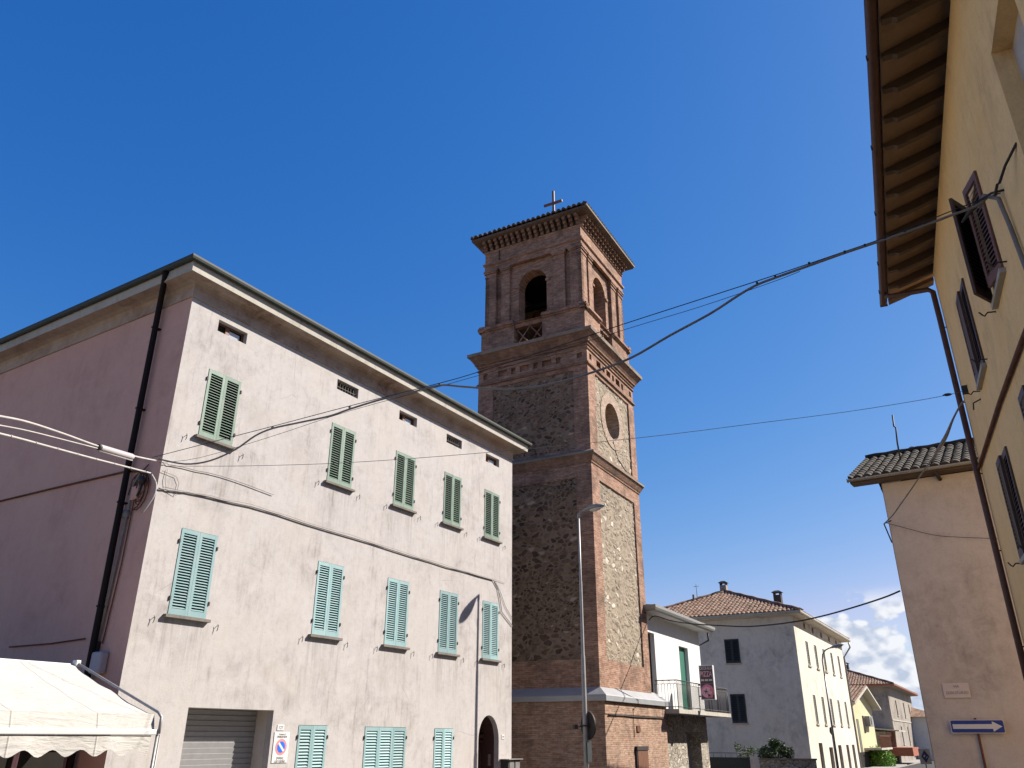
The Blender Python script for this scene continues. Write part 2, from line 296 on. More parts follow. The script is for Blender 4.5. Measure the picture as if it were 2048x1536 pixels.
M['maroon'] = paint('maroon_shutter_paint', (0.085, 0.046, 0.030), (0.14, 0.08, 0.06), 0.4)
M['maroon_lt'] = paint('worn_maroon_paint', (0.17, 0.085, 0.062), (0.24, 0.13, 0.11), 0.4)
M['greenroll'] = paint('green_roller_paint', (0.03, 0.14, 0.10), (0.05, 0.16, 0.11), 0.2)
M['blackish'] = paint('black_shutter_paint', (0.02, 0.025, 0.025), (0.04, 0.05, 0.05), 0.3)
M['dimgreen'] = paint('grey_green_shutter_paint', (0.13, 0.14, 0.11), (0.2, 0.19, 0.16), 0.4)
M['dark'] = plain('dark_interior', (0.018, 0.015, 0.013), 0.9, 0, 0.1)
M['sill'] = stucco('grey_sill_stone', (0.22, 0.195, 0.17), (0.10, 0.09, 0.08), 0.6, 0.3, 0, 0.4, None, 1.0)
M['wood'] = paint('brown_wood', (0.15, 0.07, 0.04), (0.2, 0.11, 0.07), 0.4)
M['soffit_wood'] = paint('old_board', (0.33, 0.215, 0.125), (0.19, 0.12, 0.07), 0.8)
M['rafter_wood'] = paint('dark_rafter', (0.085, 0.055, 0.035), (0.13, 0.085, 0.055), 0.4)
M['doorwood'] = paint('carved_door_wood', (0.05, 0.024, 0.02), (0.09, 0.05, 0.042), 0.4)
M['shutter_metal'] = plain('roller_shutter_steel', (0.27, 0.265, 0.265), 0.5, 0.3, 0.4, 0.1)
M['white'] = plain('white_enamel', (0.52, 0.52, 0.505), 0.4, 0, 0.4, 0.04)
M['fabric'] = None
M['black'] = plain('black_letter', (0.025, 0.025, 0.03), 0.6, 0, 0.2, 0.05)
M['grey_letter'] = plain('grey_letter', (0.22, 0.20, 0.19), 0.7, 0, 0.2, 0.05)
M['blue'] = plain('sign_blue', (0.012, 0.03, 0.20), 0.4, 0, 0.4, 0.05)
M['blue_lt'] = plain('bright_sign_blue', (0.02, 0.12, 0.55), 0.4, 0, 0.4, 0.05)
M['red'] = plain('faded_sign_red', (0.55, 0.20, 0.20), 0.45, 0, 0.4, 0.08)
M['pink_panel'] = plain('pizza_pink', (0.60, 0.17, 0.27), 0.5, 0, 0.3, 0.15)
M['pink_lt'] = plain('pale_pink', (0.68, 0.36, 0.42), 0.5, 0, 0.3, 0.2)
M['panel_dark'] = plain('dark_sign_panel', (0.075, 0.055, 0.065), 0.5, 0, 0.3, 0.1)
M['marble'] = plain('street_plaque_stone', (0.50, 0.44, 0.40), 0.5, 0, 0.3, 0.06)
M['asphalt'] = plain('asphalt', (0.055, 0.054, 0.052), 0.95, 0, 0.1, 0.25, 3)
M['paving'] = plain('pavement_concrete', (0.27, 0.255, 0.235), 0.95, 0, 0.1, 0.2, 2)
M['earth'] = plain('dusty_ground', (0.20, 0.175, 0.135), 0.95, 0, 0.1, 0.3, 0.5)
M['bronze'] = plain('bell_bronze', (0.10, 0.09, 0.055), 0.5, 0.6, 0.4)
M['glass'] = plain('window_glass', (0.30, 0.34, 0.40), 0.12, 0, 0.6, 0.1)
M['plastic'] = plain('grey_plastic', (0.36, 0.32, 0.33), 0.5, 0, 0.3, 0.06)
M['meter'] = plain('brushed_cabinet_metal', (0.36, 0.35, 0.34), 0.35, 0.6, 0.4)
M['leaf'] = foliage('dark_leaf', (0.03, 0.055, 0.018), (0.10, 0.14, 0.05))
M['leaf_lt'] = foliage('bright_leaf', (0.10, 0.22, 0.02), (0.20, 0.36, 0.05))
M['leaf_mid'] = foliage('olive_leaf', (0.06, 0.10, 0.025), (0.14, 0.17, 0.06))
M['bark'] = plain('bark', (0.10, 0.075, 0.05), 0.9, 0, 0.1)
M['redpaint'] = plain('red_board', (0.28, 0.10, 0.06), 0.7, 0, 0.2)
def _fabric():
    g = G('cream_awning_canvas', 0.85, 0.15); o = g.obj(); n = g.noise(o, 1.2, 5, 0.6); st = g.noise(g.obj((6, 1.5, 6)), 1.4, 5, 0.6)
    c = g.mix(g.rng(n, 0.35, 0.7, 0, 0.5), (0.42, 0.405, 0.375), (0.38, 0.355, 0.315)); c = g.mix(g.rng(st, 0.55, 0.8, 0, 0.35), c, (0.3, 0.26, 0.22)); g.color(c)
    sp = g.N('ShaderNodeSeparateXYZ'); g.L(g.tc.outputs['Object'], sp.inputs[0])
    fr = g.math('FRACT', g.math('MULTIPLY', sp.outputs[0], 0.83)); seam = g.rng(g.math('ABSOLUTE', g.math('SUBTRACT', fr, 0.5)), 0.0, 0.016, 1, 0)
    c = g.mix(g.math('MULTIPLY', seam, 0.5), c, (0.22, 0.195, 0.165)); c = g.mix(g.math('MULTIPLY', g.rng(g.noise(g.obj((2, 2, 2)), 3.0, 6, 0.7, 0.5), 0.52, 0.75), 0.35), c, (0.25, 0.22, 0.18)); g.color(c)
    g.bump(g.math('ADD', g.noise(g.obj((1.2, 5, 5)), 2.2, 4, 0.55, 0.8), g.math('MULTIPLY', seam, 0.3)), 0.5, 0.05); return g.m
M['fabric'] = _fabric()

# ------------------------------------------------------------------ mesh builder
class MB:
    def __init__(s): s.v = []; s.f = []; s.smooth = set()
    def add(s, vs, fs, sm=False):
        o = len(s.v); s.v += [tuple(p) for p in vs]
        for f in fs:
            if sm: s.smooth.add(len(s.f))
            s.f.append([i+o for i in f])
        return s
    def box(s, x0, x1, y0, y1, z0, z1):
        if x0 > x1: x0, x1 = x1, x0
        if y0 > y1: y0, y1 = y1, y0
        v = [(x, y, z) for z in (z0, z1) for y in (y0, y1) for x in (x0, x1)]
        return s.add(v, [(0, 2, 3, 1), (4, 5, 7, 6), (0, 1, 5, 4), (2, 6, 7, 3), (0, 4, 6, 2), (1, 3, 7, 5)])
    def hexa(s, b, t):     # bottom 4 points, top 4 points (same winding)
        return s.add(list(b)+list(t), [(3, 2, 1, 0), (4, 5, 6, 7), (0, 1, 5, 4), (1, 2, 6, 5), (2, 3, 7, 6), (3, 0, 4, 7)])
    def poly(s, pts, th):  # polygon extruded by vector th
        n = len(pts); p = [Vector(q) for q in pts]; t = Vector(th)
        return s.add(p+[q+t for q in p], [list(range(n))[::-1], list(range(n, 2*n))]+[(i, (i+1) % n, n+(i+1) % n, n+i) for i in range(n)])
    def quad(s, a, b, c, d): return s.add([a, b, c, d], [(0, 1, 2, 3)])
    def tube(s, pts, r, n=6, caps=True):
        pts = [Vector(p) for p in pts]; m = len(pts); rr = r if isinstance(r, (list, tuple)) else [r]*m
        vs = []; up = None
        for i, p in enumerate(pts):
            t = (pts[min(i+1, m-1)]-pts[max(i-1, 0)])
            if t.length < 1e-9: t = Vector((0, 0, 1))
            t.normalize()
            if up is None:
                up = Vector((0, 0, 1)) if abs(t.z) < 0.9 else Vector((1, 0, 0))
            a = t.cross(up)
            if a.length < 1e-6: a = t.cross(Vector((0.3, 1, 0)))
            a.normalize(); b = a.cross(t); b.normalize(); up = b
            for k in range(n):
                q = 2*PI*k/n; vs.append(p+(a*math.cos(q)+b*math.sin(q))*rr[i])
        fs = [(i*n+k, i*n+(k+1) % n, (i+1)*n+(k+1) % n, (i+1)*n+k) for i in range(m-1) for k in range(n)]
        s.add(vs, fs, True)
        if caps:
            o = len(s.v)-m*n; s.f.append([o+k for k in range(n)][::-1]); s.f.append([o+(m-1)*n+k for k in range(n)])
        return s
    def lathe(s, prof, c, n=16, axis='z'):
        vs = []
        for r, h in prof:
            for k in range(n):
                q = 2*PI*k/n; a, b = r*math.cos(q), r*math.sin(q)
                vs.append((c[0]+a, c[1]+b, c[2]+h) if axis == 'z' else ((c[0]+a, c[1]+h, c[2]+b) if axis == 'y' else (c[0]+h, c[1]+a, c[2]+b)))
        m = len(prof)
        return s.add(vs, [(i*n+k, i*n+(k+1) % n, (i+1)*n+(k+1) % n, (i+1)*n+k) for i in range(m-1) for k in range(n)], True)
    def disc(s, c, r, u, v, th, n=28):
        u = Vector(u); v = Vector(v); c = Vector(c)
        return s.poly([c+u*(r*math.cos(2*PI*k/n))+v*(r*math.sin(2*PI*k/n)) for k in range(n)], th)
    def wall(s, o, u, w, h, holes, depth, nin, uext=0.0):
        """rectangle w x h at o along horizontal u, with rectangular holes (u0,u1,z0,z1[,arch]) and reveals going along nin"""
        o = Vector(o); u = Vector(u); nin = Vector(nin); P = lambda a, z, d=0.0: o+u*a+Vector((0, 0, z))+nin*d
        us = sorted({0.0, w}|{q for hh in holes for q in hh[:2]}); zs = sorted({0.0, h}|{q for hh in holes for q in hh[2:4]})
        for i in range(len(us)-1):
            for j in range(len(zs)-1):
                cu, cz = (us[i]+us[i+1])/2, (zs[j]+zs[j+1])/2
                if any(hh[0] < cu < hh[1] and hh[2] < cz < hh[3] for hh in holes): continue
                s.quad(P(us[i], zs[j]), P(us[i+1], zs[j]), P(us[i+1], zs[j+1]), P(us[i], zs[j+1]))
        for hh in holes:
            a, b, z0, z1 = hh[:4]
            if len(hh) == 4:
                ring = [(a, z0), (b, z0), (b, z1), (a, z1)]
            else:
                r = (b-a)/2; cx, cz = (a+b)/2, z1-r*hh[4]; n = 14
                arc = [(cx+r*math.cos(PI*k/n), cz+r*hh[4]*math.sin(PI*k/n)) for k in range(n+1)]
                ring = [(a, z0), (b, z0)]+arc
                for k in range(n):      # spandrels
                    p, q = arc[k], arc[k+1]
                    s.quad(P(*p), P(p[0], z1), P(q[0], z1), P(*q))
            m = len(ring)
            for k in range(m):
                p, q = ring[k], ring[(k+1) % m]
                if abs(p[0]-q[0])+abs(p[1]-q[1]) < 1e-6: continue
                s.quad(P(*p), P(*q), P(q[0], q[1], depth), P(p[0], p[1], depth))
        return s
    def tiles(s, o, U, V, poly, pitch=0.22, row=0.36, r=0.045, sub=6):
        """wavy tile roof: o eave corner, U unit along eave, V unit up the slope, poly = outline in (u,v)"""
        o = Vector(o); U = Vector(U).normalized(); V = Vector(V).normalized(); Nn = U.cross(V).normalized()
        if Nn.z < 0: Nn = -Nn
        def span(v):   # u extent at height v
            xs = []
            for i in range(len(poly)):
                (u0, v0), (u1, v1) = poly[i], poly[(i+1) % len(poly)]
                if (v0-v)*(v1-v) <= 0 and abs(v1-v0) > 1e-9: xs.append(u0+(u1-u0)*(v-v0)/(v1-v0))
                elif abs(v1-v0) <= 1e-9 and abs(v0-v) < 1e-9: xs += [u0, u1]
            return (min(xs), max(xs)) if xs else None
        vmax = max(p[1] for p in poly); nr = max(1, int(math.ceil(vmax/row)))
        prof = lambda x: r*(1.6*abs(math.cos(PI*x/pitch))**0.7)
        for j in range(nr):
            v0, v1 = j*row, min((j+1)*row, vmax)
            if v1-v0 < 1e-4: continue
            sp0, sp1 = span(v0+1e-5), span(v1-1e-5)
            if not sp0 or not sp1: continue
            lo, hi = min(sp0[0], sp1[0]), max(sp0[1], sp1[1]); n = max(2, int((hi-lo)/pitch*sub))
            jit = [random.uniform(-0.006, 0.006) for _ in range(int((hi-lo)/pitch)+3)]
            vs = []
            for k in range(n+1):
                uu = lo+(hi-lo)*k/n
                for (vv, spn, lift) in ((v0-0.03, sp0, 0.028), (v1, sp1, 0.004)):
                    uc = min(max(uu, spn[0]), spn[1])
                    ji = jit[int((uu-lo)/pitch)]
                    vs.append(o+U*uc+V*vv+Nn*(prof(uu)+lift+ji))
            for k in range(n+1):     # front lip
                uu = lo+(hi-lo)*k/n; uc = min(max(uu, sp0[0]), sp0[1]); vs.append(o+U*uc+V*(v0-0.03)+Nn*(prof(uu)*0.55-0.012))
            fs = [(2*k, 2*k+2, 2*k+3, 2*k+1) for k in range(n)]+[(2*(n+1)+k, 2*(n+1)+k+1, 2*k+2, 2*k) for k in range(n)]
            s.add(vs, fs)
        return s
    def build(s, name, mat, parent=None, bevel=0.0):
        me = bpy.data.meshes.new(name); me.from_pydata([tuple(p) for p in s.v], [], s.f)
        if isinstance(mat, str): mat = M[mat]
        me.materials.append(mat)
        for i in s.smooth: me.polygons[i].use_smooth = True
        bm = bmesh.new(); bm.from_mesh(me); bmesh.ops.remove_doubles(bm, verts=bm.verts, dist=0.0002)
        bmesh.ops.recalc_face_normals(bm, faces=bm.faces); bm.to_mesh(me); bm.free()
        o = bpy.data.objects.new(name, me); COL.objects.link(o)
        if parent: o.parent = parent
        if bevel:
            b = o.modifiers.new('bevel', 'BEVEL'); b.width = bevel; b.segments = 2; b.limit_method = 'ANGLE'
        return o

def loose(mb, name, mat, parent):
    """build every 8-vertex block of mb that touches nothing else in x,y as an object of its own"""
    groups = []
    for i in range(0, len(mb.v), 8):
        vs = [Vector(v) for v in mb.v[i:i+8]]; c = sum((Vector((v.x, v.y, 0)) for v in vs), Vector())/8
        for gq in groups:
            if (gq[0]-c).length < 0.35: gq[1].append(vs); break
        else: groups.append((c, [vs]))
    for c, lst in groups:
        m = MB()
        for vs in lst: m.hexa(vs[:4], vs[4:])
        m.build(name, mat, parent)
def tag(o, label, cat=None, group=None):
    o['label'] = label
    if cat: o['category'] = cat
    if group: o['group'] = group
    return o
def thing(name, label, cat, loc=(0, 0, 0), deg=0.0, group=None):
    o = bpy.data.objects.new(name, None); COL.objects.link(o); o.empty_display_size = 0.3
    o.location = loc; o.rotation_euler = (0, 0, R(deg)); return tag(o, label, cat, group)
def struct(name, mb, mat):
    o = mb.build(name, mat); o['kind'] = 'structure'; return o
def clone(o, parent):
    c = o.copy(); COL.objects.link(c); c.parent = parent
    for ch in o.children: clone(ch, c)
    return c
def text(body, size, mat, parent, loc, xdir, name='lettering', squash=1.0, align='CENTER', depth=0.002):
    """flat lettering standing upright, reading along xdir (local to parent)"""
    cu = bpy.data.curves.new('lettering', 'FONT'); cu.body = body; cu.size = size; cu.extrude = depth; cu.align_x = align; cu.align_y = 'CENTER'; cu.resolution_u = 3
    t = bpy.data.objects.new('t', cu); COL.objects.link(t); dg = bpy.context.evaluated_depsgraph_get()
    me = bpy.data.meshes.new_from_object(t.evaluated_get(dg)); bpy.data.objects.remove(t); me.materials.clear(); me.materials.append(M[mat])
    o = bpy.data.objects.new(name, me); COL.objects.link(o); o.parent = parent
    X = Vector(xdir).normalized(); Z = Vector((0, 0, 1)); Y = X.cross(Z)      # outward normal
    mm = Matrix((X*squash, Z, Y)).transposed().to_4x4(); mm.translation = Vector(loc); o.matrix_local = mm
    return o

# ------------------------------------------------------------------ ground
struct('ground', MB().quad((-600, -600, -0.02), (600, -600, -0.02), (600, 600, -0.02), (-600, 600, -0.02)), 'earth')
_d = Vector((0.509, 0.861, 0)); _n = Vector((0.861, -0.509, 0))
def strip(a0, a1, l0, l1, z):       # along-street a, to the right l
    return [(_d*a+_n*l+Vector((0, 0, z))) for a, l in ((a0, l0), (a1, l0), (a1, l1), (a0, l1))]
struct('road', MB().quad(*strip(-60, 260, -9.6, -0.2, -0.014)), 'asphalt')
struct('pavement', MB().poly(strip(-60, 260, -13.0, -9.6, -0.015), (0, 0, 0.13)), 'paving')
struct('pavement', MB().poly(strip(-60, 260, -0.2, 1.1, -0.015), (0, 0, 0.13)), 'paving')

# ------------------------------------------------------------------ shutters
def leaf(w, h, pitch=0.05, th=0.042, st=0.062, rail=0.085, open_=0.8):
    """one louvred shutter leaf, hinge edge at x=0, outer face at y=0 (y grows inwards)"""
    b = MB(); b.box(0, st, 0, th, 0, h); b.box(w-st, w, 0, th, 0, h); b.box(st, w-st, 0.001, th, 0, rail*1.3); b.box(st, w-st, 0.001, th, h-rail, h)
    n = int((h-rail*2.3)/pitch); z = rail*1.3
    for i in range(n):
        z0 = z+(i+0.15)*(h-rail*2.3)/n; t = 0.007; a = pitch*open_
        b.hexa([(st, 0.002, z0), (w-st, 0.002, z0), (w-st, th-0.004, z0+a), (st, th-0.004, z0+a)],
               [(st, 0.002, z0+t), (w-st, 0.002, z0+t), (w-st, th-0.004, z0+a+t), (st, th-0.004, z0+a+t)])
    return b
def swap_proto(win):
    return win
def make_window(parent, w, h, mat, pitch, leaves=2, open_=0.8, hooks=True, sill=True, label=None):
    """closed louvred window, origin at the middle of its sill line, wall face at y=0, inside is +y"""
    win = MB().box(-w/2+0.005, w/2-0.005, 0.085, 0.10, 0.005, h-0.005).build('window', 'dark', parent)
    lw = w/leaves-0.004
    for i in range(leaves):
        o = leaf(lw, h-0.02, pitch, open_=open_).build('shutter', mat, win)
        o.location = (-w/2+i*(w/leaves)+0.002, -0.012, 0.012)
    for sx in (-1, 1):
        for zz in (0.16*h, 0.82*h): MB().box(sx*(w/2), sx*(w/2+0.03), -0.03, 0.01, zz, zz+0.075).build('hinge', 'iron', win)
    if sill:
        MB().box(-w/2-0.09, w/2+0.07, -0.09, 0.06, -0.06, -0.002).build('sill', 'sill', win, 0.005)
    if hooks:
        for sx in (-1, 1):
            x = sx*(w/2+0.29); k = MB()
            k.tube([(x, 0.02, -0.10), (x, -0.05, -0.09)], 0.006, 5); k.tube([(x-0.02, -0.052, -0.06), (x, -0.055, -0.09), (x-0.012, -0.058, -0.17), (x-0.025, -0.05, -0.20)], [0.004, 0.008, 0.008, 0.005], 5)
            k.build('holdback', 'iron', win)
    if label: win['label'] = label
    return win

# ------------------------------------------------------------------ plastered house on the left
LH = thing('plastered_house', 'large three storey pale plastered house with green and aqua louvred shutters', 'house', (-6.879, 14.997, 0), 58.058)
LL, LD, HT = 13.03, 11.5, 10.86
COLS = [1.14, 4.90, 7.41, 9.66, 11.81]; WW = 0.87
holes = []
for c in COLS:
    holes.append((c-WW/2, c+WW/2, 7.90, 9.44)); holes.append((c-WW/2, c+WW/2, 4.31, 5.97)); holes.append((c-0.40, c+0.40, 10.37, 10.65))
holes += [(4.37, 5.24, 0.9, 2.43), (6.50, 8.03, 0.9, 2.42), (9.21, 10.04, 0.9, 2.41), (1.50, 3.62, 0.0, 2.70)]
DOOR = (11.27, 12.33, 0.0, 2.78, 1.25)
w1 = MB().wall((0, 0, 0), (1, 0, 0), LL, HT, [hh for hh in holes if hh[3] > 3.2 or True]+[DOOR], 0.16, (0, 1, 0))
w1.quad((LL, 0, 0), (LL, LD, 0), (LL, LD, HT), (LL, 0, HT)); w1.quad((0, LD, 0), (LL, LD, 0), (LL, LD, HT), (0, LD, HT))
w1.build('wall', 'facade', LH)
o = MB().quad((0, 0, 0), (0, LD, 0), (0, LD, HT), (0, 0, HT)).build('wall', 'pinkwall', LH); o['label'] = 'rose plastered side wall in shade'
def ring(mb, prof, x0, x1, y0, y1):
    """mitred moulding round a rectangle, prof = list of (offset outwards, z)"""
    cs = lambda q: [(x0-q, y0-q), (x1+q, y0-q), (x1+q, y1+q), (x0-q, y1+q)]
    vs = [(x, y, z) for q, z in prof for x, y in cs(q)]; n = len(prof)
    mb.add(vs, [(i*4+k, i*4+(k+1) % 4, (i+1)*4+(k+1) % 4, (i+1)*4+k) for i in range(n-1) for k in range(4)]); return mb
ring(MB(), [(0.0, 10.85), (0.035, 10.855), (0.035, 10.885), (0.018, 10.89), (0.02, 11.10), (0.06, 11.16), (0.16, 11.195), (0.375, 11.205)], 0, LL, 0, LD).build('cornice', 'cornice', LH)
ring(MB(), [(0.37, 11.205), (0.385, 11.205), (0.395, 11.43), (0.30, 11.44)], 0, LL, 0, LD).build('fascia', 'fascia', LH)
ring(MB(), [(0.398, 11.43), (0.415, 11.415), (0.455, 11.41), (0.49, 11.43), (0.505, 11.475), (0.505, 11.52), (0.49, 11.52), (0.48, 11.48), (0.45, 11.44), (0.40, 11.49)], 0, LL, 0, LD).build('gutter', 'gutter', LH)
rf = MB(); e = 0.47; zr = 13.6; ym = LD/2
A, B, C_, D_ = (-e, -e, 11.51), (LL+e, -e, 11.51), (LL+e, LD+e, 11.51), (-e, LD+e, 11.51); P1, P2 = (5.0, ym, zr), (LL-5.0, ym, zr)
rf.add([A, B, C_, D_, P1, P2], [(0, 1, 5, 4), (1, 2, 5), (2, 3, 4, 5), (3, 0, 4)]); rf.build('roof', 'tile_red', LH)
# windows
proto3 = None
for row, (z0, h, mat, pit, op) in enumerate(((7.90, 1.54, 'sage', 0.060, 0.40), (4.31, 1.66, 'aqua', 0.052, 0.58))):
    pr = None
    for c in COLS:
        if pr is None:
            pr = make_window(LH, WW, h, mat, pit, 2, op); wn = pr
            wn['label'] = ('sage green louvred window of the top storey', 'aqua louvred window of the middle storey')[row]
        else: wn = clone(pr, LH)
        wn.location = (c, 0, z0)
gw = [(4.805, 0.87, 1.53, 2), (7.265, 1.53, 1.52, 3), (9.625, 0.83, 1.51, 2)]
for x, w, h, nl in gw:
    wn = make_window(LH, w, h, 'aqua', 0.062, nl, 0.75, False); wn.location = (x, 0, 0.9); wn['label'] = 'aqua louvred window of the ground storey'
for i, c in enumerate(COLS):
    aw = MB().box(-0.40, 0.40, 0.158, 0.17, 0, 0.28).build('attic_window', 'dark', LH); aw.location = (c, 0, 10.37)
    if i in (0, 2, 4):
        fr = MB()
        for a, b in ((-0.40, -0.36), (0.36, 0.40), (-0.10, 0.0)): fr.box(a, b, 0.12, 0.157, 0, 0.28)
        fr.box(-0.36, 0.36, 0.121, 0.156, 0.24, 0.28); fr.build('window_frame', 'wood', aw)
        MB().box(0.0, 0.30, 0.14, 0.15, 0.0, 0.2).build('pane', 'glass', aw)
    else:
        gr = MB()
        for k in range(7): gr.box(-0.33+k*0.1, -0.318+k*0.1, 0.06, 0.072, 0, 0.28)
        gr.box(-0.40, 0.40, 0.055, 0.07, 0.1, 0.115); gr.build('grating', 'iron', aw)
# garage roller shutter, set deep
gd = MB()
for k in range(27): 
    z0 = k*0.1; gd.hexa([(1.505, 0.50, z0), (3.615, 0.50, z0), (3.615, 0.515, z0), (1.505, 0.515, z0)], [(1.505, 0.485, z0+0.082), (3.615, 0.485, z0+0.082), (3.615, 0.515, z0+0.082), (1.505, 0.515, z0+0.082)])
    gd.box(1.505, 3.615, 0.502, 0.515, z0+0.082, z0+0.1)
g_ = gd.build('garage_door', 'shutter_metal', LH)
MB().box(1.40, 1.502, 0.162, 0.54, 0, 2.76).box(3.618, 3.72, 0.162, 0.54, 0, 2.76).box(1.502, 3.618, 0.162, 0.54, 2.698, 2.76).build('guide_frame', 'mauve', g_)
# carved entrance door set deep in the arch
dr = MB().box(11.27, 12.33, 0.62, 0.66, 0, 2.78).build('entrance_door', 'doorwood', LH)
tr = MB().box(11.27, 12.33, 0.50, 0.62, 2.18, 2.27).box(11.27, 12.33, 0.54, 0.62, 2.06, 2.10).build('transom', 'doorwood', dr)
for x in (11.40, 11.90):
    for z in (0.25, 0.95, 1.62):
        pn = MB(); pn.box(x, x+0.32, 0.585, 0.62, z, z+0.34); pn.lathe([(0.001, -0.05), (0.05, -0.045), (0.09, -0.02), (0.10, 0.01), (0.125, -0.012), (0.14, 0.01)], (x+0.16, 0.585, z+0.17), 16, 'y'); pn.build('carved_panel', 'doorwood', dr)
fn = MB()
for k in range(9):
    a = PI*k/8; fn.tube([(11.8+0.08*math.cos(a), 0.58, 2.30+0.05*math.sin(a)), (11.8+0.46*math.cos(a), 0.58, 2.30+0.42*math.sin(a))], 0.012, 5)
fn.build('fanlight_grille', 'iron', dr)
MB().add([(11.27, 0.16, 0), (11.27, 0.62, 0), (11.27, 0.62, 2.2), (11.27, 0.16, 2.2), (12.33, 0.16, 0), (12.33, 0.62, 0), (12.33, 0.62, 2.2), (12.33, 0.16, 2.2)], [(0, 1, 2, 3), (4, 7, 6, 5)]).wall((11.27, 0.161, 0), (1, 0, 0), 1.06, 2.78, [(0.001, 1.059, 0.001, 2.779, 1.25)], 0.459, (0, 1, 0)).build('door_reveal', 'doorwood', dr)
MB().box(12.318, 12.328, 0.28, 0.36, 1.45, 1.75).build('doorbell_panel', 'meter', dr)
# downpipe of the side wall
dp = MB().tube([(-0.46, 0.44, 11.40), (-0.40, 0.52, 11.30), (-0.13, 0.95, 11.0), (-0.12, 0.965, 10.8), (-0.12, 0.91, 7.4), (-0.12, 0.84, 3.3), (-0.12, 0.79, 0.1)], 0.062, 10)
for z in (10.3, 8.4, 6.4, 4.4, 2.4): dp.box(-0.19, 0.0, 0.80+(z-3.3)*0.017, 0.88+(z-3.3)*0.017, z, z+0.03)
dp.build('downpipe', 'pipe_dark', LH)

def onL(o): o.location = LH.location; o.rotation_euler = LH.rotation_euler; return o
def cableL(name, pts, r, mat, label, n=6): return onL(tag(MB().tube(pts, r, n).build(name, mat), label, 'cable'))
def wig(pts, amp=0.012, sub=4):
    out = []
    for i in range(len(pts)-1):
        a, b = Vector(pts[i]), Vector(pts[i+1])
        for k in range(sub): out.append(a.lerp(b, k/sub)+Vector((0, 0, random.uniform(-amp, amp))))
    return out+[Vector(pts[-1])]
cableL('facade_cable', wig([(0.02, -0.03, 6.60), (0.3, -0.03, 6.62), (0.74, -0.03, 6.69), (2.28, -0.03, 6.76), (5.45, -0.03, 6.71), (8.71, -0.03, 6.65), (11.9, -0.03, 6.65)]), 0.015, 'cable', 'long grey cable clipped across the pale facade between the green and the aqua shutters')
cableL('facade_cable', wig([(0.1, -0.03, 6.66), (2.3, -0.03, 6.80), (5.45, -0.03, 6.76), (8.7, -0.03, 6.69), (12.6, -0.03, 6.66)], 0.02, 6), 0.005, 'cable', 'thin wire running just above the long facade cable')
cableL('facade_cable', [(11.9, -0.03, 6.65), (12.15, -0.03, 6.45), (12.3, -0.03, 6.1), (12.4, -0.03, 5.75), (12.62, -0.03, 5.62), (13.03, -0.03, 5.40)], 0.012, 'cable', 'thin cable dropping beside the last aqua window towards the tower')
cableL('facade_cable', [(12.0, -0.025, 6.64), (12.35, -0.025, 6.3), (12.6, -0.025, 5.95), (13.03, -0.025, 5.62)], 0.008, 'cable', 'thinner second drop wire nearest the tower end of the facade')
cableL('facade_cable', wig([(0.0, -0.03, 7.10), (0.19, -0.03, 7.12), (1.39, -0.03, 7.22), (2.86, -0.03, 7.16)]), 0.008, 'cable', 'short cable running right from the house corner under the first green shutter')
cableL('facade_cable', [(0.14, -0.03, 7.02), (0.12, -0.03, 6.8), (0.18, -0.03, 6.61), (0.42, -0.03, 6.55), (0.44, -0.03, 6.8), (0.36, -0.03, 6.92), (0.02, -0.03, 6.95)], 0.005, 'cable', 'small loop of thin wire on the facade at the house corner')
cableL('wall_cable', [(-0.025, 0.5, 7.02), (-0.03, 1.17, 7.11), (-0.03, 3.5, 7.15), (-0.03, 5.93, 7.18), (-0.03, 11, 7.2)], 0.02, 'rust', 'dark cable running along the rose side wall')
cableL('wall_cable', [(-0.03, 1.3, 3.87), (-0.03, 2.4, 3.84), (-0.03, 3.9, 3.85)], 0.014, 'rust', 'short dark wire low on the rose side wall above the awning')
cableL('wall_cable', [(-0.04, 0.30, 6.95), (-0.05, 0.55, 7.0), (-0.05, 0.72, 6.75), (-0.05, 0.74, 5.6), (-0.05, 0.83, 3.75)], 0.026, 'cable', 'grey cable dropping beside the dark downpipe to the meter box')
cableL('wall_cable', [(-0.03, 0.45, 6.95), (-0.03, 0.62, 6.6), (-0.03, 0.62, 5.2), (-0.03, 0.72, 3.75)], 0.013, 'rust', 'thin reddish wire dropping between the downpipe and the house corner')
jb = thing('cable_coil', 'tangle of dark cable loops and round insulator on the rose wall corner', 'cable coil', LH.location, 58.058)
q = MB()
for k in range(5):
    cy, cz, ry, rz = 0.45+random.uniform(-0.2, 0.2), 6.62+random.uniform(-0.12, 0.12), random.uniform(0.14, 0.3), random.uniform(0.2, 0.4); off = -0.03-0.012*k
    q.tube([(off, cy+ry*math.cos(t*0.42), cz+rz*math.sin(t*0.42)) for t in range(12+k % 3)], 0.011, 5)
q.tube([(-0.05, 0.33, 7.12), (-0.06, 0.5, 7.0), (-0.05, 0.7, 6.9), (-0.05, 0.62, 6.6), (-0.05, 0.5, 6.38)], 0.014, 5)
q.build('loop', 'rust', jb)
MB().lathe([(0.001, -0.10), (0.07, -0.09), (0.085, -0.03), (0.05, 0.0), (0.06, 0.02), (0.03, 0.06)], (-0.08, 0.34, 6.78), 12, 'x').build('insulator', 'iron', jb)
MB().tube([(-0.08, 0.36, 6.75), (-0.06, 0.5, 6.5)], 0.025, 6).build('bracket', 'iron', jb)
MB().box(-0.07, 0, 0.50, 0.72, 6.45, 6.72).build('junction_box', 'pinkwall', jb, 0.01)
MB().lathe([(0.001, -0.08), (0.09, -0.07), (0.09, 0.0)], (-0.01, 0.78, 6.18), 12, 'x').build('round_box', 'cable', jb)
bx = thing('meter_box', 'grey rounded plastic box on the rose wall above the awning', 'utility box', LH.location, 58.058)
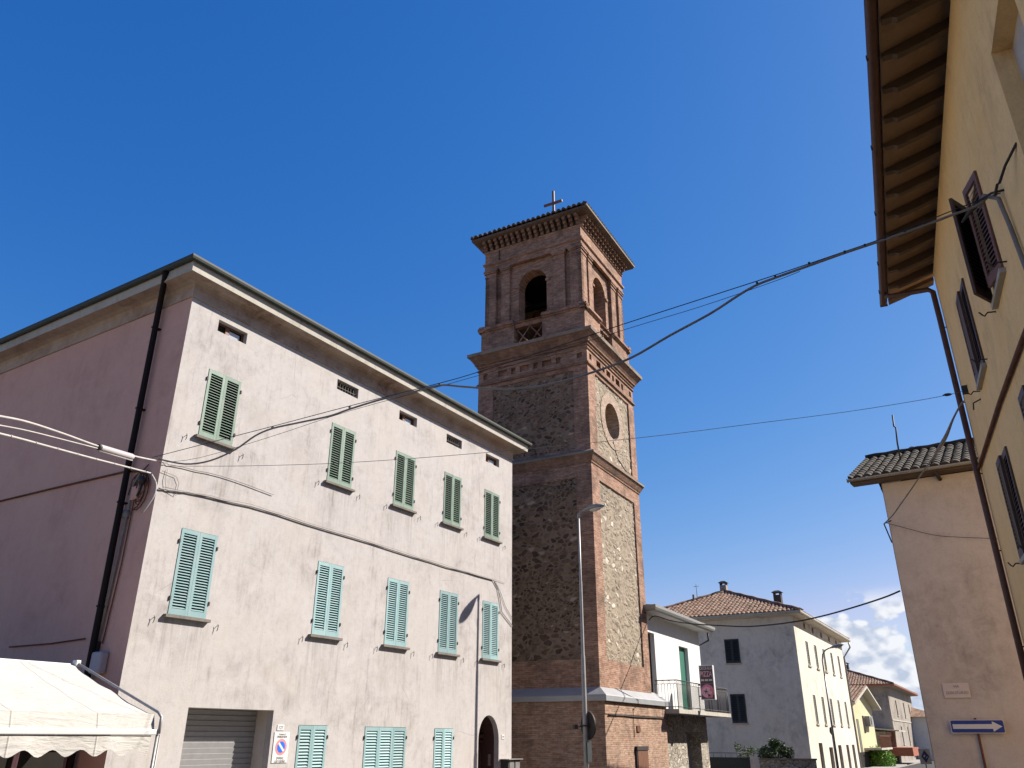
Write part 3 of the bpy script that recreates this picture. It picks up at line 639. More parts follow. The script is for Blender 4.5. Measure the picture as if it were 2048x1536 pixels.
MB().box(-0.17, -0.005, 0.46, 0.78, 3.22, 3.60).build('housing', 'plastic', bx, 0.04)
MB().box(-0.13, -0.005, 0.80, 0.95, 3.58, 3.80).build('junction_box', 'iron', bx, 0.01)
# signs on the facade
sg = thing('house_number', 'small white tile reading 127 above the no parking plate', 'house number', LH.location, 58.058)
MB().box(3.76, 3.95, -0.012, 0.0, 2.315, 2.425).build('tile', 'white', sg, 0.003); text('127', 0.085, 'grey_letter', sg, (3.855, -0.0145, 2.37), (1, 0, 0))
sg = thing('house_number', 'tiny white tile reading 129 right of the arched door', 'house number', LH.location, 58.058)
MB().box(12.47, 12.62, -0.012, 0.0, 2.15, 2.27).build('tile', 'white', sg, 0.003); text('129', 0.06, 'grey_letter', sg, (12.545, -0.0145, 2.21), (1, 0, 0))
sg = thing('no_parking_sign', 'white plate with red and blue no parking disc reading passo carrabile beside the garage', 'sign', LH.location, 58.058)
MB().box(3.70, 4.13, -0.014, -0.002, 1.70, 2.285).build('plate', 'white', sg, 0.004)
cc = (3.915, -0.015, 2.0); MB().disc(cc, 0.155, (1, 0, 0), (0, 0, 1), (0, -0.002, 0)).build('red_ring', 'red', sg)
MB().disc((3.915, -0.0175, 2.0), 0.108, (1, 0, 0), (0, 0, 1), (0, -0.002, 0)).build('blue_disc', 'blue_lt', sg)
MB().poly([(3.915-0.108*.86, -0.0198, 2.0+0.108*.55), (3.915-0.108*.55, -0.0198, 2.0+0.108*.86), (3.915+0.108*.86, -0.0198, 2.0-0.108*.55), (3.915+0.108*.55, -0.0198, 2.0-0.108*.86)], (0, -0.002, 0)).build('diagonal_bar', 'white', sg)
text('Comune di', 0.04, 'grey_letter', sg, (3.915, -0.0165, 2.245), (1, 0, 0)); text('UMBERTIDE', 0.06, 'grey_letter', sg, (3.915, -0.0165, 2.193), (1, 0, 0), squash=0.9)
text('passo', 0.085, 'grey_letter', sg, (3.915, -0.0165, 1.80), (1, 0, 0)); text('carrabile', 0.085, 'grey_letter', sg, (3.915, -0.0165, 1.735), (1, 0, 0))
mc = thing('meter_cabinet', 'pair of grey metal meter cabinets right of the arched door', 'utility box', LH.location, 58.058)
MB().box(12.44, 13.10, -0.26, -0.005, 0.9, 1.60).build('cabinet', 'iron', mc, 0.01)
for x in (12.50, 12.82): MB().box(x, x+0.24, -0.275, -0.255, 0.95, 1.56).build('door', 'meter', mc, 0.008)
MB().box(12.38, 13.16, -0.33, -0.002, 1.60, 1.625).build('lid', 'meter', mc, 0.004)

# ------------------------------------------------------------------ low bar building and its awning
BR = thing('bar_building', 'low bar behind the cream awning, front coloured dark for awning shade', 'bar', LH.location, 58.058)
b = MB().wall((-8.4, 0.07, 0), (1, 0, 0), 7.5, 3.2, [(1.0, 3.2, 0.0, 2.45), (3.6, 7.46, 0.0, 2.75)], 0.2, (0, 1, 0))
b.quad((-8.4, 0.07, 0), (-8.4, 6, 0), (-8.4, 6, 3.2), (-8.4, 0.07, 3.2)); b.quad((-8.4, 0.07, 3.2), (-0.9, 0.07, 3.2), (-0.9, 6, 3.2), (-8.4, 6, 3.2)); b.quad((-0.9, 0.07, 0), (-0.9, 6, 0), (-0.9, 6, 3.2), (-0.9, 0.07, 3.2)); b.build('wall', 'eave_dark', BR)  # wall coloured dark to stand for the shade under the awning
MB().box(-7.4, -5.2, 0.28, 0.32, 0, 2.45).box(-4.8, -0.92, 0.28, 0.32, 0, 2.75).build('shopfront', 'dark', BR)
AW = thing('awning', 'cream canvas awning with scalloped valance on white metal arms', 'awning', LH.location, 58.058)
au0, au1 = -8.2, -0.85
top = (0.0, 3.29); kink = (-2.36, 2.50); bot = (-2.42, 2.25)
cv = MB(); nu, nv = 40, 14
for i in range(nu+1):
    for j in range(nv+1):
        t = j/nv; u = au0+(au1-0.05-au0)*i/nu; y = top[0]+(kink[0]-top[0])*t; z = top[1]+(kink[1]-top[1])*t
        z -= 0.05*math.sin(PI*t)+0.007*math.sin(t*21)+0.012*math.sin(u*2.3+t*5)*math.sin(PI*t)+0.02*math.exp(-((u-au1)/0.5)**2)*math.sin(t*9)
        cv.v.append((u, y, z))
cv.f += [(i*(nv+1)+j, i*(nv+1)+j+1, (i+1)*(nv+1)+j+1, (i+1)*(nv+1)+j) for i in range(nu) for j in range(nv)]; cv.smooth = set(range(len(cv.f)))
for i in range(nu):    # lower band of canvas down to the bar
    u0, u1 = au0+(au1-0.05-au0)*i/nu, au0+(au1-0.05-au0)*(i+1)/nu
    cv.quad((u0, kink[0], kink[1]-0.0), (u1, kink[0], kink[1]-0.0), (u1, bot[0], bot[1]+0.02), (u0, bot[0], bot[1]+0.02))
cv.build('canvas', 'fabric', AW)
va = MB(); n = 150
lo = lambda u: 1.985+0.045*math.cos(2*PI*u/0.40)
for i in range(n):
    u0, u1 = au0+(au1-0.1-au0)*i/n, au0+(au1-0.1-au0)*(i+1)/n
    wv = lambda u, k: bot[0]-0.03+0.02*math.sin(u*5+k)
    va.add([(u0, bot[0]-0.02, 2.21), (u1, bot[0]-0.02, 2.21), (u1, wv(u1, 0), lo(u1)), (u0, wv(u0, 0), lo(u0))], [(0, 1, 2, 3)], True)
va.build('valance', 'fabric', AW)
MB().box(au0, au1, bot[0]-0.045, bot[0]+0.03, 2.215, 2.29).build('front_bar', 'white', AW, 0.012)
MB().tube([(au0, top[0]+0.05, top[1]-0.01), (au1, top[0]+0.05, top[1]-0.01)], 0.035, 8).build('roller_bar', 'white', AW)
for u in (au1, au0):
    MB().tube([(u, top[0], top[1]+0.03), (u, -1.2, top[1]+0.03-0.40), (u, kink[0]-0.02, kink[1]+0.03), (u, bot[0]-0.05, kink[1]-0.04), (u, bot[0]-0.05, 2.23)], 0.023, 8).build('arm', 'galv', AW)
    MB().tube([(u, bot[0]-0.02, 2.22), (u, bot[0]+0.02, 0.0)], 0.022, 8).tube([(u+0.045, bot[0]-0.02, 2.22), (u+0.045, bot[0]+0.02, 0.0)], 0.012, 6).build('leg', 'galv', AW)
    MB().box(u-0.05, u+0.03, top[0]-0.05, top[0]+0.08, top[1]-0.02, top[1]+0.08).build('end_cap', 'white', AW, 0.01)
po = tag(MB().tube([(-2.2, -1.2, 0.0), (-2.17, -1.2, 2.85)], 0.035, 8).build('awning_post', 'pink_lt'), 'pale red post standing under the cream awning', 'post'); onL(po)
tb = thing('menu_board', 'dark board with green top edge under the cream awning', 'board', LH.location, 58.058)
MB().box(-1.95, -1.1, -0.6, -0.54, 0.5, 2.0).build('panel', 'dark', tb, 0.01); MB().box(-1.98, -1.07, -0.63, -0.53, 2.0, 2.05).build('top_edge', 'greenroll', tb, 0.005)

# ------------------------------------------------------------------ bell tower
T = thing('bell_tower', 'tall square bell tower of brick and rubble stone with open belfry', 'bell tower', (2.9, 27.85, 0), 61.05)
TS = 4.9
def tower_ring(a, b, prof, inset=0.0): return ring(MB(), prof, inset, TS-inset, inset, TS-inset)
# plinth
bs = MB(); bs.hexa([(-0.24, -0.24, 0), (5.7, -0.24, 0), (5.7, 5.15, 0), (-0.24, 5.15, 0)], [(-0.22, -0.22, 3.12), (5.7, -0.22, 3.12), (5.7, 5.12, 3.12), (-0.22, 5.12, 3.12)]); bs.build('plinth', 'brick_base', T)
ring(MB(), [(0.0, 2.90), (0.02, 2.90), (0.02, 3.28)], -0.23, 5.71, -0.23, 5.14).build('plinth_band', 'brick_base', T)
ring(MB(), [(0.0, 3.28), (0.11, 3.28), (0.115, 3.44), (0.09, 3.47), (-0.30, 3.76), (-0.5, 3.80)], -0.24, 5.72, -0.24, 5.15).build('flashing', 'lead', T)
# shaft body with pilaster strips round recessed rubble panels
def faces(fn, name, mat, label=None):
    """run fn(mb, o, u, nin) for the four sides"""
    mb = MB()
    for o, u, nin in (((0, 0, 0), (1, 0, 0), (0, 1, 0)), ((0, TS, 0), (0, -1, 0), (1, 0, 0)), ((TS, 0, 0), (0, 1, 0), (-1, 0, 0)), ((TS, TS, 0), (-1, 0, 0), (0, -1, 0))): fn(mb, Vector(o), Vector(u), Vector(nin))
    ob = mb.build(name, mat, T)
    if label: ob['label'] = label
    return ob
faces(lambda mb, o, u, ni: mb.wall(o+Vector((0, 0, 3.3)), u, TS, 12.15, [(0.70, TS-0.62, 1.30, 7.60), (0.70, TS-0.62, 8.72, 11.93)], 0.075, ni), 'shaft', 'brick')
def panel(mb, o, u, ni, z0, z1, oc):
    oo = o+ni*0.07+Vector((0, 0, z0))
    if not oc: mb.quad(oo+u*0.65, oo+u*(TS-0.5), oo+u*(TS-0.5)+Vector((0, 0, z1-z0)), oo+u*0.65+Vector((0, 0, z1-z0)))
for (o, u, ni) in (((0, 0, 0), (1, 0, 0), (0, 1, 0)), ((0, TS, 0), (0, -1, 0), (1, 0, 0)), ((TS, 0, 0), (0, 1, 0), (-1, 0, 0)), ((TS, TS, 0), (-1, 0, 0), (0, -1, 0))):
    o, u, ni = Vector(o), Vector(u), Vector(ni); front = (u.x == 1)
    mb = MB(); left = (u.y == -1)
    if not front and not left: panel(mb, o, u, ni, 4.5, 11.0, False); panel(mb, o, u, ni, 11.95, 15.3, False)
    if front:
        # round window: radial strip mesh between square panel and circle
        cx, cz = 2.42, 13.81
        og = MB(); n2 = 40
        for rr0, rr1, yy0, yy1 in ((1.17, 1.17, 0.069, 0.035), (1.17, 0.75, 0.035, 0.035), (0.75, 0.73, 0.035, 0.95)):
            for k in range(n2):
                q0, q1 = 2*PI*k/n2, 2*PI*(k+1)/n2
                og.add([(cx+rr0*math.cos(q0), yy0, cz+rr0*math.sin(q0)), (cx+rr0*math.cos(q1), yy0, cz+rr0*math.sin(q1)), (cx+rr1*math.cos(q1), yy1, cz+rr1*math.sin(q1)), (cx+rr1*math.cos(q0), yy1, cz+rr1*math.sin(q0))], [(0, 1, 2, 3)])
        og.build('round_window', 'brick_pale', T)
        MB().disc((cx, 0.94, cz), 0.74, (1, 0, 0), (0, 0, 1), (0, 0.02, 0)).build('window_back', 'dark', T)
    if mb.v: mb.build('rubble_panel', 'stone_shade', T)['label'] = 'rubble stone panel on a hidden side'
# the two visible sides carry modelled rubble: every stone stands out of its mortar bed
from mathutils import noise as mnoise
def relief(o, u, ni, w, h, mat, label, cell, depth, embed, hole=None, step=0.035, seed=0.0):
    o, u, ni = Vector(o), Vector(u), Vector(ni); nx, nz = int(w/step), int(h/step); me = bpy.data.meshes.new('rubble_panel'); vs, cols = [], []
    for j in range(nz+1):
        for i in range(nx+1):
            a, z = w*i/nx, h*j/nz; wp = Vector((a*1.9+seed, z*1.9, seed)); wx, wz = mnoise.noise(wp)*0.16, mnoise.noise(wp+Vector((9, 4, 2)))*0.10; w2 = wp*4.1; wx += mnoise.noise(w2)*0.055; wz += mnoise.noise(w2+Vector((5, 1, 7)))*0.04
            k = cell*(1.0 if mnoise.noise(Vector((a*0.55+seed, z*0.55, 3.3))) > -0.05 else 1.7)
            P_ = Vector(((a+wx)*k*0.8, (z+wz)*k*1.35, seed)); dd, pp = mnoise.voronoi(P_); f1, f2 = dd[0], dd[1]; e = min(1.0, max(0.0, (f2-f1)/0.34))
            hs = math.sin(pp[0].x*127.1+pp[0].y*311.7+pp[0].z*74.7)*43758.5453; r1 = hs-math.floor(hs); hs = math.sin(pp[0].x*269.5+pp[0].y*183.3)*28001.83; r2 = hs-math.floor(hs)
            bury = 1.0 if r2 > embed else 0.25
            d = depth*(e**0.6)*(0.35+0.65*r1)*bury+mnoise.noise(Vector((a*7, z*7, seed)))*0.006+mnoise.noise(Vector((a*17, z*17, seed)))*0.004
            vs.append(o+u*a+Vector((0, 0, z))-ni*d); cols.append((r1, e*(1.0 if r2 > embed else 0.55), r2, 1))
    fs = []
    for j in range(nz):
        for i in range(nx):
            if hole and ((w*(i+.5)/nx-hole[0])**2+(h*(j+.5)/nz-hole[1])**2) < hole[2]**2: continue
            q = j*(nx+1)+i; fs.append((q, q+1, q+nx+2, q+nx+1))
    me.from_pydata([tuple(v) for v in vs], [], fs); me.materials.append(M[mat]); ca = me.color_attributes.new('stone', 'FLOAT_COLOR', 'POINT')
    for i, c in enumerate(cols): ca.data[i].color = c
    ob = bpy.data.objects.new('rubble_panel', me); COL.objects.link(ob); ob.parent = T; ob['label'] = label
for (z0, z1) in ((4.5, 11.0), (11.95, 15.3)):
    relief((0.062, TS-0.66, z0), (0, -1, 0), (1, 0, 0), TS-1.24, z1-z0, 'stone_shade2', 'rubble stone panel coloured dark for the shaded side', 4.7, 0.055, 0.15, None, 0.030, 2.0+z0)
    relief((0.66, 0.066, z0), (1, 0, 0), (0, 1, 0), TS-1.24, z1-z0, 'stone_lit2', 'mortar smeared rubble panel facing the street, toned paler for sunlight', 4.6, 0.032, 0.40, (2.42-0.66, 13.81-z0, 1.0) if z0 > 10 else None, 0.030, 6.0+z0)
# string course
ring(MB(), [(0.0, 11.40), (0.03, 11.41), (0.03, 11.46), (0.06, 11.50), (0.17, 11.72)], 0, TS, 0, TS).build('string_course_soffit', 'brick_up', T)
ring(MB(), [(0.17, 11.72), (0.20, 11.725), (0.20, 11.80), (0.0, 11.92)], 0, TS, 0, TS).build('string_course', 'stone_trim', T)
# pierced frieze
def frieze(mb, o, u, ni):
    hs = []; x = 0.25
    hs.append((0.22, 0.44, 15.68, 15.93)); hs.append((TS-0.44, TS-0.22, 15.68, 15.93))
    x = 0.92; wide = True
    while x < TS-1.0:
        w = 0.42 if wide else 0.21; hs.append((x, x+w, 15.66, 15.93)); x += w+0.19; wide = not wide
    mb.wall(o+Vector((0, 0, 15.45)), u, TS, 0.85, [(a, b, c-15.45, d-15.45) for a, b, c, d in hs], 0.14, ni)
    mb.quad(o+ni*0.139+Vector((0, 0, 15.6)), o+ni*0.139+u*TS+Vector((0, 0, 15.6)), o+ni*0.139+u*TS+Vector((0, 0, 16.0)), o+ni*0.139+Vector((0, 0, 16.0)))
faces(frieze, 'pierced_frieze', 'brick')
ring(MB(), [(0.0, 15.38), (0.07, 15.40), (0.07, 15.45), (0.04, 15.46), (0.04, 15.50), (0.0, 15.51)], 0, TS, 0, TS).build('moulding', 'brick_up', T)
ring(MB(), [(0.0, 16.05), (0.05, 16.06), (0.05, 16.11), (0.0, 16.12)], 0, TS, 0, TS).build('moulding', 'brick', T)
ring(MB(), [(0.0, 16.20), (0.06, 16.22), (0.06, 16.30), (0.12, 16.32), (0.13, 16.38), (0.31, 16.66)], 0, TS, 0, TS).build('cornice_corbel', 'brick_up', T)
ring(MB(), [(0.31, 16.66), (0.36, 16.665), (0.37, 16.80), (0.0, 16.98), (-0.4, 17.0)], 0, TS, 0, TS).build('cornice', 'stone_trim', T)
# belfry dado, with a lattice balustrade in each opening
BI = 0.16; BS = TS-2*BI
def bsides(fn, name, mat, inset=BI):
    mb = MB(); i0, i1 = inset, TS-inset
    for o, u, nin in (((i0, i0, 0), (1, 0, 0), (0, 1, 0)), ((i0, i1, 0), (0, -1, 0), (1, 0, 0)), ((i1, i0, 0), (0, 1, 0), (-1, 0, 0)), ((i1, i1, 0), (-1, 0, 0), (0, -1, 0))):
        if name in ('lattice_balustrade', 'belfry_wall'): mb = MB()
        fn(mb, Vector(o), Vector(u), Vector(nin), i1-i0)
        if name in ('lattice_balustrade', 'belfry_wall'): mb.v and mb.build(name, mat, T)
    if name and name not in ('lattice_balustrade', 'belfry_wall'): return loose(mb, name, mat, T) if name in ('impost', 'dado_moulding') else mb.build(name, mat, T)
ac = BS/2-0.06; aw2 = 0.66
bsides(lambda mb, o, u, ni, w: mb.wall(o+Vector((0, 0, 16.95)), u, w, 1.05, [] if (u.y > 0.5 or u.x < -0.5) else [(ac-aw2, ac+aw2, 0.02, 1.03)], 0.35, ni), 'dado', 'brick', 0.06)  # unseen sides closed here too, keeping light out of the belfry
def dado_mould(mb, o, u, ni, w):
    for a, b in ((-0.12, ac-aw2), (ac+aw2, w+0.12)):
        p = o+u*a-ni*0.12; q = o+u*b-ni*0.12; d = ni*0.30
        for z0, z1, k in ((17.96, 18.06, 0.0), (18.06, 18.14, 0.06), (17.90, 17.96, 0.07)):
            k = ni*k; mb.hexa([p+k+Vector((0, 0, z0)), q+k+Vector((0, 0, z0)), q+d+Vector((0, 0, z0)), p+d+Vector((0, 0, z0))], [p+k+Vector((0, 0, z1)), q+k+Vector((0, 0, z1)), q+d+Vector((0, 0, z1)), p+d+Vector((0, 0, z1))])
bsides(dado_mould, 'dado_moulding', 'brick', 0.06)
def lattice(mb, o, u, ni, w):
    if u.y > 0.5 or u.x < -0.5: return
    c = o+ni*0.2; za, zb = 16.98, 17.82
    for k in range(2):
        a0 = ac-aw2+k*aw2; a1 = a0+aw2
        for p, q in (((a0, za), (a1, zb)), ((a0, zb), (a1, za))): mb.tube([c+u*p[0]+Vector((0, 0, p[1])), c+u*q[0]+Vector((0, 0, q[1]))], 0.032, 4)
    for z0, z1 in ((17.80, 17.98),):
        p = c-ni*0.1+u*(ac-aw2); q = c-ni*0.1+u*(ac+aw2); d = ni*0.22
        mb.hexa([p+Vector((0, 0, z0)), q+Vector((0, 0, z0)), q+d+Vector((0, 0, z0)), p+d+Vector((0, 0, z0))], [p+Vector((0, 0, z1)), q+Vector((0, 0, z1)), q+d+Vector((0, 0, z1)), p+d+Vector((0, 0, z1))])
bsides(lattice, 'lattice_balustrade', 'brick', 0.06)
# belfry walls with arches; the two unseen sides made blind to darken the inside
Z0 = 18.0
bsides(lambda mb, o, u, ni, w: mb.wall(o+ni*0.17+Vector((0, 0, Z0)), u, w-0.0, 3.92, [] if (u.y > 0.5 or u.x < -0.5) else [(ac-aw2, ac+aw2, 0.0, 2.52, 1.0)], 0.55, ni), 'belfry_wall', 'brick', BI)
def pil(mb, o, u, ni, w):
    for a, b, dpt in ((0.0, 0.52, 0.0), (0.78, 1.18, 0.03), (w-1.18-0.12, w-0.78, 0.03), (w-0.52, w, 0.0)):
        p = o+u*a+ni*dpt; q = o+u*b+ni*dpt; d = ni*(0.21-dpt); mb = MB()
        def blk(p, q, z0, z1, e=0.0):
            pp, qq = p-ni*e-u*e*0.8, q-ni*e+u*e*0.8
            mb.hexa([pp+Vector((0, 0, z0)), qq+Vector((0, 0, z0)), qq+d+ni*e+Vector((0, 0, z0)), pp+d+ni*e+Vector((0, 0, z0))], [pp+Vector((0, 0, z1)), qq+Vector((0, 0, z1)), qq+d+ni*e+Vector((0, 0, z1)), pp+d+ni*e+Vector((0, 0, z1))])
        blk(p, q, 18.1, 20.62); blk(p, q, 20.62, 20.68, 0.03); blk(p, q, 20.68, 20.80, 0.004); blk(p, q, 20.80, 20.88, 0.05); blk(p, q, 20.88, 20.96, 0.08); mb.build('pilaster', 'brick', T)
bsides(pil, None, 'brick', BI)
def impost(mb, o, u, ni, w):
    for a, b in ((ac-aw2-0.17, ac-aw2+0.02), (ac+aw2-0.02, ac+aw2+0.17)):
        p = o+u*a+ni*0.10; q = o+u*b+ni*0.10; d = ni*0.25
        mb.hexa([p+Vector((0, 0, 19.78)), q+Vector((0, 0, 19.78)), q+d+Vector((0, 0, 19.78)), p+d+Vector((0, 0, 19.78))], [p+Vector((0, 0, 19.88)), q+Vector((0, 0, 19.88)), q+d+Vector((0, 0, 19.88)), p+d+Vector((0, 0, 19.88))])
bsides(impost, 'impost', 'brick', BI)
ring(MB(), [(-0.1, 20.96), (0.03, 20.96), (0.03, 21.20), (0.10, 21.24), (0.10, 21.32), (0.02, 21.34), (0.02, 21.86), (0.07, 21.88), (0.07, 21.94), (-0.1, 21.96)], BI, TS-BI, BI, TS-BI).build('entablature', 'brick', T)
cb = MB(); k = 0
def corb(mb, o, u, ni, w):
    m = 17
    for i in range(m):
        a = 0.0+(w-0.13)*i/(m-1); p = o+u*a; q = p+u*0.13
        for z0, z1, e in ((21.94, 22.08, 0.12), (22.08, 22.22, 0.23), (22.22, 22.36, 0.34)):
            mb.hexa([p-ni*e+Vector((0, 0, z0)), q-ni*e+Vector((0, 0, z0)), q+ni*0.1+Vector((0, 0, z0)), p+ni*0.1+Vector((0, 0, z0))], [p-ni*e+Vector((0, 0, z1)), q-ni*e+Vector((0, 0, z1)), q+ni*0.1+Vector((0, 0, z1)), p+ni*0.1+Vector((0, 0, z1))])
bsides(corb, 'eaves_corbels', 'brick_up', BI)
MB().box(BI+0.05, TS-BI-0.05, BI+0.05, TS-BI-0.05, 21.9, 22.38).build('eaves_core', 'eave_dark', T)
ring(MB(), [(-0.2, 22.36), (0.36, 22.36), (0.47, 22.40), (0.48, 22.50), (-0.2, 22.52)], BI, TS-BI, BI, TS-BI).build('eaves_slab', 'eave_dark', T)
# open-topped interior
ib = MB(); i0, i1 = 0.85, TS-0.85
for p, q in (((i0, i0), (i1, i0)), ((i1, i0), (i1, i1)), ((i1, i1), (i0, i1)), ((i0, i1), (i0, i0))): pass
MB().box(0.7, TS-0.7, 0.7, TS-0.7, 17.2, 17.3).build('belfry_floor', 'dark', T); MB().box(0.7, TS-0.7, 0.7, TS-0.7, 20.95, 21.02).build('belfry_ceiling', 'dark', T)
bl = MB().lathe([(0.03, 0.95), (0.12, 0.93), (0.24, 0.82), (0.28, 0.55), (0.33, 0.30), (0.44, 0.08), (0.48, 0.0), (0.42, 0.0), (0.30, 0.3), (0.2, 0.8)], (2.45, 2.45, 18.9), 24).build('bell', 'bronze', T)
MB().box(2.35, 2.55, 0.75, 4.15, 19.9, 20.08).build('headstock', 'dark', bl); MB().tube([(2.45, 2.45, 19.3), (2.45, 2.45, 18.75)], [0.03, 0.07], 8).build('clapper', 'iron', bl)
MB().tube([(1.95, 0.62, 20.0), (1.98, 0.60, 19.2), (2.12, 0.62, 18.5), (2.3, 0.66, 18.2)], 0.022, 5).tube([(1.98, 0.6, 19.2), (2.02, 0.62, 18.4)], 0.03, 5).build('bell_rope', 'white', T)
# tiled pyramid roof
e = 0.475; x0, x1 = BI-e, TS-BI+e; hw = (x1-x0)/2; rise = 1.35; sl = math.hypot(hw, rise); cx = TS/2
rt = MB()
for o, U, inn in (((x0, x0), (1, 0, 0), (0, 1, 0)), ((x0, x1), (0, -1, 0), (1, 0, 0)), ((x1, x0), (0, 1, 0), (-1, 0, 0)), ((x1, x1), (-1, 0, 0), (0, -1, 0))):
    V = Vector(inn)*hw+Vector((0, 0, rise)); rt.tiles((o[0], o[1], 22.53), U, V, [(0, 0), (2*hw, 0), (hw, sl)], 0.24, 0.36, 0.075, 6)
rt.build('roof', 'tile_dark', T)
hp = MB()
for sx, sy in ((x0, x0), (x1, x0), (x0, x1), (x1, x1)): hp.tube([Vector((sx, sy, 22.58)).lerp(Vector((cx, cx, 22.6+rise)), t/10)+Vector((0, 0, 0.02*(t % 2))) for t in range(11)], 0.085, 7)
hp.build('hip_tiles', 'tile_dark', T)
MB().box(x0-0.02, x1+0.02, x0-0.07, x0-0.005, 22.46, 22.54).build('gutter', 'stone_trim', T)
MB().tube([(x0+0.55, x1-0.35, 22.4), (BI-0.03, TS-BI-0.7, 21.9), (BI-0.03, TS-BI-0.7, 21.2)], 0.03, 6).build('drain_spout', 'iron', T)
cr = thing('roof_cross', 'brown metal cross standing on top of the bell tower roof', 'cross', Vector((2.9, 27.85, 0))+Matrix.Rotation(R(61.05), 3, 'Z') @ Vector((2.45, 2.45, 23.85)), 61.05+90)
MB().box(-0.05, 0.05, -0.04, 0.04, 0, 2.2).build('upright', 'wood', cr); MB().hexa([(-0.45, -0.042, 1.45), (0.5, -0.042, 1.45), (0.5, 0.038, 1.45), (-0.45, 0.038, 1.45)], [(-0.45, -0.042, 1.56), (0.5, -0.042, 1.56), (0.5, 0.038, 1.56), (-0.45, 0.038, 1.56)]).build('crossbar', 'wood', cr)
def onT(o): o.location = T.location; o.rotation_euler = T.rotation_euler; return o
onT(tag(MB().tube([(4.98, 0.25, 11.7), (5.0, 0.22, 9.0), (5.03, 0.2, 6.0), (5.0, 0.25, 5.6)], 0.016, 6).build('tower_cable', 'cable_blue'), 'blue cable hanging down the right edge of the bell tower', 'cable'))
onT(tag(MB().tube([(2.35, 0.02, 12.95), (2.6, 0.05, 12.7), (2.75, 0.05, 12.4), (3.6, 0.05, 12.1), (4.4, 0.05, 12.0)], 0.018, 5).build('tower_cable', 'iron'), 'dark cable trailing from the round window across the tower panel', 'cable'))
onT(tag(MB().tube([(1.2, -0.05, 3.72), (1.9, -0.3, 3.50), (2.45, -0.37, 3.4), (2.45, -0.37, 3.2), (2.2, -0.26, 3.1), (2.25, -0.25, 2.2)], 0.012, 5).build('tower_cable', 'iron'), 'thin wire dropping over the zinc ledge onto the brick plinth', 'cable'))
onT(tag(MB().tube([(0, -0.255, 2.86), (1.3, -0.255, 2.87), (2.4, -0.255, 2.85), (4.2, -0.255, 2.86), (5.7, -0.255, 2.86)], 0.018, 5).build('tower_cable', 'iron'), 'dark cable running level along the brick plinth under the zinc ledge', 'cable'))
onT(tag(MB().box(2.52, 2.82, -0.262, -0.235, 2.38, 2.58).build('wall_plate', 'rust'), 'small brown plate fixed on the sunny brick plinth', 'plate'))
hd = thing('plinth_hatch', 'brown vertical boarded door in the sunny brick plinth of the tower', 'door', T.location, 61.05)
MB().box(2.24, 3.34, -0.30, -0.232, 0.1, 1.92).build('door_frame', 'iron', hd, 0.01)
q = MB()
for k in range(6): q.box(2.32+k*0.158, 2.32+k*0.158+0.148, -0.315, -0.29, 0.15, 1.78)
q.build('door_board', 'wood', hd); MB().box(2.24, 3.34, -0.33, -0.23, 1.80, 1.93).build('lintel', 'iron', hd, 0.005)

# ------------------------------------------------------------------ street lamps
def lamp(loc, deg, h, label, arm, mats, curved=False, group=None):
    t = thing('street_lamp', label, 'street lamp', loc, deg, group)
    if not curved:
        MB().tube([(0, 0, 0), (0, 0, 2.6), (0, 0, 4.40), (0, 0, 4.46), (0, 0, 6.6), (0, 0, 6.68), (0, 0, h)], [0.075, 0.070, 0.064, 0.052, 0.048, 0.040, 0.036], 12).build('pole', mats, t)
        MB().tube([(0, 0, h-0.12), (0, 0, h), (0.07, 0, h+0.05), (0.16, 0, h+0.10)], [0.05, 0.045, 0.035, 0.03], 8).build('arm', mats, t)
        x0, z0, tl = 0.10, h+0.08, 0.13
    else:
        MB().tube([(0, 0, 0), (0, 0, 3.0), (0, 0, h-1.35)], [0.06, 0.05, 0.042], 8).build('pole', mats, t)
        MB().tube([(0, 0, h-1.4), (0, 0, h-0.55), (0.06, 0, h-0.25), (0.22, 0, h-0.05), (0.45, 0, h+0.06)], 0.035, 7).build('arm', mats, t)
        x0, z0, tl = 0.40, h+0.03, 0.22
    # cobra head: long flattened teardrop, lens underneath
    hd = MB(); n = 14; prof = [(0.0, 0.02, 0.02), (0.08, 0.07, 0.05), (0.22, 0.13, 0.085), (0.42, 0.20, 0.115), (0.62, 0.195, 0.105), (0.76, 0.12, 0.065), (0.82, 0.02, 0.015)]
    for a, w, hh in prof:
        for k in range(n):
            q = 2*PI*k/n; zz = math.sin(q); hd.v.append((x0+a, w*math.cos(q), z0+a*tl+(hh*zz if zz > 0 else hh*0.45*zz)))
    hd.f += [(i*n+k, i*n+(k+1) % n, (i+1)*n+(k+1) % n, (i+1)*n+k) for i in range(len(prof)-1) for k in range(n)]; hd.smooth = set(range(len(hd.f))); hd.build('lamp_head', 'galv', t)
    ln = MB(); pr = [(0.30, 0.02, 0.0), (0.36, 0.10, 0.05), (0.50, 0.125, 0.085), (0.66, 0.10, 0.06), (0.73, 0.02, 0.0)]
    for a, w, hh in pr:
        for k in range(n):
            q = 2*PI*k/n; ln.v.append((x0+a, w*math.cos(q), z0+a*tl-0.035-hh*max(0, -math.sin(q))))
    ln.f += [(i*n+k, i*n+(k+1) % n, (i+1)*n+(k+1) % n, (i+1)*n+k) for i in range(len(pr)-1) for k in range(n)]; ln.smooth = set(range(len(ln.f))); ln.build('lens', 'white', t)
    return t
lamp((2.15, 25.2, 0), -31.9, 8.75, 'tall grey street lamp with teardrop head in front of the bell tower', 0.1, 'galv')
rs = thing('round_sign', 'round road sign seen from its dark back on the lamp pole', 'sign', (2.15, 25.2, 0), -63)
_nn = Vector((0, 1, 0))
MB().disc((0.0, 0.10, 2.52), 0.37, (1, 0, 0), (0, 0, 1), (0, 0.02, 0)).build('disc', 'iron', rs); ring_ = MB()
n = 32
